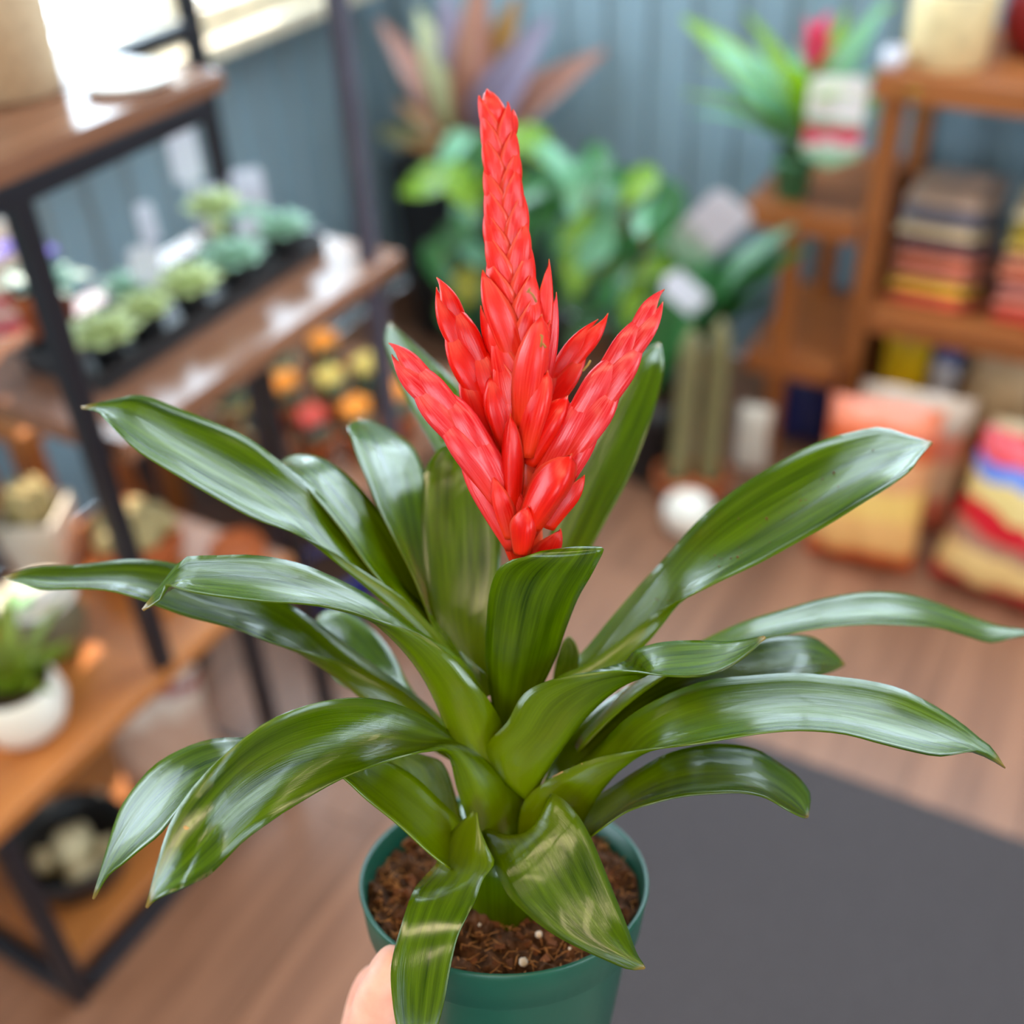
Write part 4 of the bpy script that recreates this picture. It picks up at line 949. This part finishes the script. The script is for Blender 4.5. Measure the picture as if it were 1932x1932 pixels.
for i in range(150):
    a, r = rng.uniform(0, 6.283), 0.069 * math.sqrt(rng.uniform(0.12, 1))
    c = np.array([r * math.cos(a), r * math.sin(a), -0.009]); s = rng.uniform(0.0010, 0.0032)
    Rm = np.linalg.qr(rng.normal(0, 1, (3, 3)))[0]; sz = np.array([1, rng.uniform(.5, 1), rng.uniform(.3, .7)]) * s
    P.append(([pf(*(c + Rm @ (np.array(k) * sz * rng.uniform(.7, 1.2, 3)))) for k in ICO], BOXF))
v, f = merge(P); tag(mk('bark_chips', v, f, M['bark'], plant, True, smooth=False), kind='stuff')
M['perl'] = plain('perlite', S(226, 206, 190), 0.8, 0.2, 0.1, 300)
for px, py, s in ((987, 1815, 0.0024), (1016, 1763, 0.0019), (905, 1745, 0.0009), (1075, 1790, 0.0009)):
    r = ray(px, py); t = ((O - AX * 0.0065) @ AX) / (r @ AX)
    v, f = blob((0, 0, 0), s); c = c2w(r * t)
    mk('perlite', [c + q for q in v], f, M['perl'], plant, True)

# soil specks lying on the upper right leaf, dry nicks on the sheath edges
def on_leaf(o, px, py, lift=0.0008):
    best = min(o.data.vertices, key=lambda v: (lambda q: (q[0] - px) ** 2 + (q[1] - py) ** 2)(proj(v.co)))
    z = (CM.T @ (np.array(best.co) - CPOS))[2]
    return c2w(ray(px, py) * (z - lift))
L16 = LEAVES[15]; P = []
for i in range(70):
    px, py = rng.normal(1490, 75), 0
    py = 985 - (px - 1490) * 0.62 + rng.normal(0, 32) - 25
    if i < 10: px, py = rng.uniform(1225, 1275), rng.uniform(1128, 1148)
    if min((proj(q.co)[0] - px) ** 2 + (proj(q.co)[1] - py) ** 2 for q in L16.data.vertices) > 120: continue
    v, f = blob((0, 0, 0), rng.choice([0.00025, 0.0004, 0.0007], p=[.6, .32, .08]), 5); c = on_leaf(L16, px, py, 0.0007)
    P.append(([c + q for q in v], f))
v, f = merge(P); tag(mk('soil_specks', v, f, M['bark'], plant, True), kind='stuff')
M['dry'] = plain('dry_leaf_edge', S(190, 150, 96), 0.8, 0.2, 0.3, 200)
for li, pts in ((6, [(955,1442),(980,1459),(996,1472)]), (11, [(1042,1466),(1062,1456)]), (11, [(1080,1447),(1098,1441)]), (6, [(861,1390),(862,1402)])):
    tube('dry_edge', [on_leaf(LEAVES[li], x, y, 0.0009) for x, y in pts], 0.00028, M['dry'], plant, True, seg=5)
c = on_leaf(LEAVES[6], 352, 1560, 0.0006); v, f = blob((0, 0, 0), 0.0016, 8)
mk('leaf_scar', [c + np.array(q) * np.array([1, 1, 0.4]) for q in v], f, M['dry'], plant, True)

# flower spike: folded bracts in two ranks on the main axis and on four side branches
def bractmat(name, deep, lite, base, rough=0.3):
    k = NT(name)
    uv = k.n('ShaderNodeTexCoord'); oi = k.n('ShaderNodeObjectInfo')
    ad = k.n('ShaderNodeVectorMath', operation='ADD'); k.l(uv.outputs['UV'], ad.inputs[0]); k.l(oi.outputs['Random'], ad.inputs[1])
    mp = k.n('ShaderNodeMapping'); mp.inputs['Scale'].default_value = (2.0, 34, 1); k.l(ad.outputs[0], mp.inputs[0])
    st = k.n('ShaderNodeTexNoise', i_Scale=1.0, i_Detail=4.0); k.l(mp.outputs[0], st.inputs[0])
    c = k.ramp(st.outputs[0], [(0.35, deep), (0.72, lite)])
    sx = k.n('ShaderNodeSeparateXYZ'); k.l(uv.outputs['UV'], sx.inputs[0])
    ba = k.n('ShaderNodeMapRange'); ba.inputs[1].default_value = 0.0; ba.inputs[2].default_value = 0.45; ba.inputs[3].default_value = 0.8; ba.inputs[4].default_value = 0.0
    k.l(sx.outputs[0], ba.inputs[0])
    mc = k.n('ShaderNodeMix', data_type='RGBA'); k.l(ba.outputs[0], mc.inputs[0]); k.l(c, mc.inputs[6]); mc.inputs[7].default_value = tuple(base) + (1,)
    # pale margin
    ab = k.n('ShaderNodeMath', operation='SUBTRACT'); ab.inputs[1].default_value = 0.5; k.l(sx.outputs[1], ab.inputs[0])
    a2 = k.n('ShaderNodeMath', operation='ABSOLUTE'); k.l(ab.outputs[0], a2.inputs[0])
    me = k.n('ShaderNodeMapRange'); me.inputs[1].default_value = 0.40; me.inputs[2].default_value = 0.5; me.inputs[4].default_value = 0.3; k.l(a2.outputs[0], me.inputs[0])
    m2 = k.n('ShaderNodeMix', data_type='RGBA'); k.l(me.outputs[0], m2.inputs[0]); k.l(mc.outputs[2], m2.inputs[6]); m2.inputs[7].default_value = S(255, 150, 110) + (1,)
    tp = k.n('ShaderNodeMapRange'); tp.inputs[1].default_value = 0.97; tp.inputs[2].default_value = 1.0; tp.inputs[4].default_value = 0.5; k.l(sx.outputs[0], tp.inputs[0])
    m3 = k.n('ShaderNodeMix', data_type='RGBA'); k.l(tp.outputs[0], m3.inputs[0]); k.l(m2.outputs[2], m3.inputs[6]); m3.inputs[7].default_value = S(214, 150, 70) + (1,)
    k.l(m3.outputs[2], k.b.inputs['Base Color'])
    k.b.inputs['Roughness'].default_value = rough
    k.b.inputs['Specular IOR Level'].default_value = 0.55
    bp = k.n('ShaderNodeBump', i_Strength=0.3, i_Distance=0.0006); k.l(st.outputs[0], bp.inputs['Height']); k.l(bp.outputs[0], k.b.inputs['Normal'])
    tl = k.n('ShaderNodeBsdfTranslucent'); k.l(m3.outputs[2], tl.inputs[0])
    ms = k.n('ShaderNodeMixShader'); ms.inputs[0].default_value = 0.3
    k.l(k.b.outputs[0], ms.inputs[1]); k.l(tl.outputs[0], ms.inputs[2]); k.l(ms.outputs[0], k.out.inputs[0])
    return k.m
M['bract'] = bractmat('red_bract', S(238, 16, 12), S(255, 72, 58), S(246, 70, 22))
M['bract_shaded'] = bractmat('shaded_red_bract', S(226, 8, 4), S(246, 38, 20), S(238, 46, 12))  # same bracts, with their shade put into a deeper red
M['bract_sheen'] = bractmat('sheen_red_bract', S(230, 14, 26), S(255, 96, 104), S(240, 54, 24), 0.22)  # same bracts, with glossy pink highlights put into the colour
def p3(px, py, rb):
    return ray(px, py) * depth(px, py, rb)
def bract(parent, base, tip, w, rb, ang, mat, thick=0.55, lean=0.25, side=1, spread=128, flare=0.45, close=0.5, blunt=0.42):
    """base/tip photo pixels, w half width in pixels, ang: 0 keel in the picture plane, 90 keel towards the camera"""
    b, t = p3(base[0], base[1], rb), p3(tip[0], tip[1], rb)
    sc = b[2] / F; w = w * sc
    u = t - b; L = np.linalg.norm(u); u /= L
    n = -_n(b); n = _n(n - u * (n @ u))              # to the camera
    r = np.cross(u, n) * -side; r = _n(r)
    if r[0] * side < 0: r = -r
    a = math.radians(ang)
    out = r * math.cos(a) + n * math.sin(a); frt = -r * math.sin(a) + n * math.cos(a)
    ns, nt = 15, 13; V, U = [], []
    for i in range(ns):
        s = i / (ns - 1)
        span = ((s + 0.30) ** 0.35) * ((1 - s) ** blunt if s < 1 else 0) / 0.95      # angular width, closing at the tip
        rad = w * (0.70 + flare * math.sin(math.pi * min(1, s * 0.62)) ) * (1 - close * (max(0, s - 0.5) / 0.5) ** 2.2)
        for j in range(nt):
            q = -1 + 2 * j / (nt - 1); th = math.radians(spread) * q * span
            k = 1 + 0.035 * math.sin(5 * s + 4 * q + len(bpy.data.meshes)) + 0.10 * abs(q) ** 3
            keel = 1 + 0.10 * (1 - abs(q)) ** 3
            V.append(c2w(b + u * L * (s - 0.03 * abs(q)) + out * (rad * math.cos(th) * k * keel + lean * w * s * s) + frt * (rad * thick * math.sin(th) * k)))
            U.append((s, (q + 1) / 2))
    o = mk('bract', V, grid_faces(ns, nt), M[mat], parent, False, uvs=U)
    sd = o.modifiers.new('thickness', 'SOLIDIFY'); sd.thickness = 0.0004; sd.offset = 0
    return o
def spike(name, spine, widths, n, length, rb, mat, s0=0.0, s1=1.0, ang=12, flare=0.22, close=0.5, blunt=0.40, label=None, thick=0.5, stem=True, stemr=7, lean=0.25):
    sp = np.array(spine, float); fine = crom(sp, 60)
    wi = np.interp(np.linspace(0, 1, 60), np.linspace(0, 1, len(widths)), widths)
    rr = [max(2.0, stemr * (1 - i / 70)) * 0.5 / F for i in range(60)]
    e = tube(name, [c2w(p3(p[0], p[1], rb)) for p in fine[:52]], rr[:52], M[mat], plant, True, seg=8)
    if label: e['label'] = label
    for k in range(n):
        f = s0 + (s1 - s0) * k / max(n - 1, 1)
        i = int(f * 59); p = fine[i]
        d = fine[min(i + 3, 59)] - fine[max(i - 3, 0)]; d /= np.linalg.norm(d)
        Ln = length[0] + (length[1] - length[0]) * f
        sd = 1 if k % 2 else -1
        # tip follows the spine
        rest = np.linalg.norm(fine[-1] - p)
        j = i
        while j < 59 and np.linalg.norm(fine[j] - p) < Ln: j += 1
        tp = fine[j] + d * max(0, Ln - np.linalg.norm(fine[j] - p)) * (0.5 if j >= 59 else 1)
        m = min(59, (i + j) // 2)
        bract(e, p, tp, wi[m], rb, ang + random.uniform(-7, 7), mat, thick, lean, sd, flare=flare, close=close, blunt=blunt)
    return e
main = spike('flower_spike', [(1000,1060),(995,950),(990,850),(984,760),(976,650),(968,560),(958,450),(949,350),(941,260),(930,180)], [16,22,34,46,50,46,41,37,32,25], 25, (150, 108), -0.005, 'bract', 0.24, 0.89, 26, stemr=30, thick=0.62, lean=0.0, flare=0.36, close=0.18, blunt=0.6, label='tall red flower spike of overlapping bracts')
# closing bract at the very tip
bract(main, (942, 262), (929, 166), 24, -0.004, 55, 'bract', 0.8, 0.1, -1)
bract(main, (946, 290), (950, 205), 22, -0.004, 10, 'bract', 0.8, 0.2, 1)
# loose bracts low on the main spike
for b, t, w, rb, a, sd, mt in (((1004,760),(1018,486),26,-0.003,34,1,'bract'),((1010,790),(1032,548),24,-0.001,26,1,'bract_sheen'),((1002,720),(1030,600),20,-0.008,60,1,'bract_shaded'),((958,745),(923,572),20,0.002,10,-1,'bract_shaded'),
                               ((988,800),(1006,585),44,-0.012,64,1,'bract'),((985,700),(935,500),38,-0.008,36,-1,'bract'),((990,855),(1022,690),38,-0.014,66,1,'bract')):
    bract(main, b, t, w, rb, a, mt, 0.6, 0.2, sd)
spike('side_branch', [(980,1020),(950,930),(905,860),(850,780),(800,722),(752,676)], [20,42,52,50,40,22], 8, (235, 140), -0.016, 'bract_sheen', 0.0, 0.78, 38, thick=0.6, lean=0.0, close=0.8, blunt=0.45, label='lower left side branch of red bracts with pink sheen in the colour')
spike('side_branch', [(965,890),(945,800),(915,730),(880,660),(850,598),(830,545)], [28,56,60,50,38,22], 6, (240, 120), 0.004, 'bract_shaded', 0.03, 0.72, 46, thick=0.6, lean=0.0, close=0.85, blunt=0.45, label='upper left side branch of red bracts with shade in the colour')
spike('side_branch', [(985,870),(1002,800),(1042,725),(1085,672),(1115,632),(1132,604)], [20,38,38,34,28,18], 4, (200, 130), 0.018, 'bract_shaded', 0.05, 0.64, 40, thick=0.6, lean=0.0, close=0.85, blunt=0.45, label='short right side branch of red bracts with shade in the colour')
spike('side_branch', [(1000,1010),(1035,905),(1075,832),(1120,762),(1170,686),(1215,615),(1243,572)], [20,36,48,52,48,36,20], 9, (235, 140), -0.012, 'bract_sheen', 0.03, 0.80, 38, thick=0.6, lean=0.0, close=0.8, blunt=0.45, label='long right side branch of red bracts with pink sheen in the colour')
for b, t, w, rb, a, sd, mt in (((1000,985),(1072,842),52,-0.024,72,1,'bract_shaded'),((985,1040),(990,945),36,-0.026,76,1,'bract_shaded'),((968,1010),(945,890),26,-0.020,40,-1,'bract'),((968,975),(970,775),28,-0.018,72,-1,'bract_shaded'),
                               ((995,868),(1062,735),42,-0.010,66,1,'bract_shaded'),((1030,990),(1088,885),26,-0.018,25,1,'bract_shaded'),((1000,1075),(1040,985),32,-0.014,30,1,'bract_shaded'),((965,845),(945,700),42,-0.004,50,-1,'bract_shaded'),((985,1070),(955,940),26,-0.016,40,-1,'bract')):
    bract(main, b, t, w, rb, a, mt, 0.6, 0.15, sd)
# scape hidden between the leaves
tube('flower_stalk', [c2w(p3(x, y, r)) for x, y, r in ((965,1560,0.010),(975,1400,0.014),(990,1200,0.006),(1000,1040,-0.005))], [0.008, 0.007, 0.0055, 0.004], M['leaf2'], plant, True, seg=12)
# dried stamens
M['stamen'] = plain('dried_stamen', S(150, 110, 40), 0.7)
for pts in ([(1012,570),(1005,556),(997,549),(994,552)],[(997,549),(1000,543)],[(1020,655),(1022,642),(1023,634),(1019,632)],[(1024,648),(1030,656)],[(1100,700),(1110,688),(1114,680)]):
    tube('stamen', [c2w(p3(x, y, -0.034)) for x, y in pts], 0.0005, M['stamen'], plant, True, seg=5)

# ------------------------------------------------------------------ hand under the left side of the pot
def skinmat():
    k = NT('skin')
    tc = k.n('ShaderNodeTexCoord'); no = k.n('ShaderNodeTexNoise', i_Scale=60.0, i_Detail=5.0); k.l(tc.outputs['Object'], no.inputs[0])
    k.l(k.ramp(no.outputs[0], [(0.3, S(226, 158, 138)), (0.7, S(244, 190, 168))]), k.b.inputs['Base Color'])
    k.b.inputs['Roughness'].default_value = 0.5
    k.b.inputs['Subsurface Weight'].default_value = 0.25; k.b.inputs['Subsurface Radius'].default_value = (0.008, 0.003, 0.0015); k.b.inputs['Subsurface Scale'].default_value = 0.6
    n2 = k.n('ShaderNodeTexNoise', i_Scale=420.0, i_Detail=3.0); k.l(tc.outputs['Object'], n2.inputs[0])
    bp = k.n('ShaderNodeBump', i_Strength=0.12, i_Distance=0.001); k.l(n2.outputs[0], bp.inputs['Height']); k.l(bp.outputs[0], k.b.inputs['Normal'])
    return k.m
M['skin'] = skinmat()
def wall_r(h):   # outer radius of the pot at height h
    return 0.054 + (0.069 - 0.054) * (h + 0.132) / 0.104 if h < -0.026 else 0.0755
def onpot(deg, h, off):
    """point off the pot wall; deg 0 = right, 180 = left, -90 = towards camera"""
    a = math.radians(deg); r = wall_r(h) + off
    return pf(r * math.cos(a), r * math.sin(a), h)
def hand():
    V, E, Rd = [], [], []
    def add(p, r, par=None):
        V.append(tuple(p)); Rd.append(r)
        if par is not None: E.append((par, len(V) - 1))
        return len(V) - 1
    pz = lambda px, py, z: c2w(ray(px, py) * z)
    wr2 = add(pz(470, 2420, 0.60), 0.031)
    wr = add(pz(575, 2240, 0.615), 0.027, wr2)
    palm = add(pz(655, 2110, 0.632), 0.027, wr)
    # thumb over the near left rim
    t = palm
    for x, y, z, r in ((668, 2035, 0.598, 0.0185), (688, 1975, 0.576, 0.0158), (704, 1925, 0.563, 0.0140), (724, 1868, 0.554, 0.0136), (747, 1820, 0.552, 0.0126), (768, 1792, 0.556, 0.0092)):
        t = add(pz(x, y, z), r, t)
    # index finger up the left wall beside the thumb
    m = add(pz(672, 2050, 0.628), 0.018, palm); t = m
    for x, y, z, r in ((678, 1985, 0.612, 0.0132), (683, 1925, 0.602, 0.0116), (698, 1868, 0.596, 0.0112), (718, 1826, 0.592, 0.0088)):
        t = add(pz(x, y, z), r, t)
    # three fingers round the back of the pot
    for k, (h, ln, r) in enumerate(((-0.092, 1.06, 0.0108), (-0.114, 1.0, 0.0102), (-0.134, 0.82, 0.0090))):
        m = add(onpot(194 - 3 * k, h - 0.022, 0.019), 0.0165, palm)
        a = add(onpot(180 - 2 * k, h, 0.015), r * 1.25, m)
        for j, (dd, off) in enumerate(((-26, 0.0125), (-50, 0.0115), (-70, 0.0105), (-82, 0.0095))):
            a = add(onpot(180 - 2 * k + dd * ln, h + 0.004 * j, off), r * (1.0, 0.98, 0.9, 0.72)[j], a)
    me = bpy.data.meshes.new('hand'); me.from_pydata(V, E, []); me.update()
    o = bpy.data.objects.new('hand', me); COL.objects.link(o); me.materials.append(M['skin'])
    sk = o.modifiers.new('skin', 'SKIN'); sk.use_smooth_shade = True
    for i, r in enumerate(Rd): me.skin_vertices[0].data[i].radius = (r, r)
    for i in range(len(V)): me.skin_vertices[0].data[i].use_root = (i == 0)
    ss = o.modifiers.new('subdivision', 'SUBSURF'); ss.levels = 2; ss.render_levels = 2
    return o
hd = tag(hand(), 'hand gripping the left side of the green pot with thumb below the rim', 'hand')
M['nail'] = plain('finger_nail', S(246, 200, 186), 0.25, 0.5, 0.03, 20)
V = []
for i in range(6):
    for j in range(7):
        u, w = i / 5, -1 + j / 3
        c = ray(742 + 24 * u + 9 * w * 0.8, 1826 - 32 * u + 9 * w * 0.5)
        V.append(c2w(c * (0.5405 + 0.0045 * u * u + 0.0028 * w * w)))
nl = mk('finger_nail', V, grid_faces(6, 7), M['nail'], hd); s_ = nl.modifiers.new('thickness', 'SOLIDIFY'); s_.thickness = 0.0006
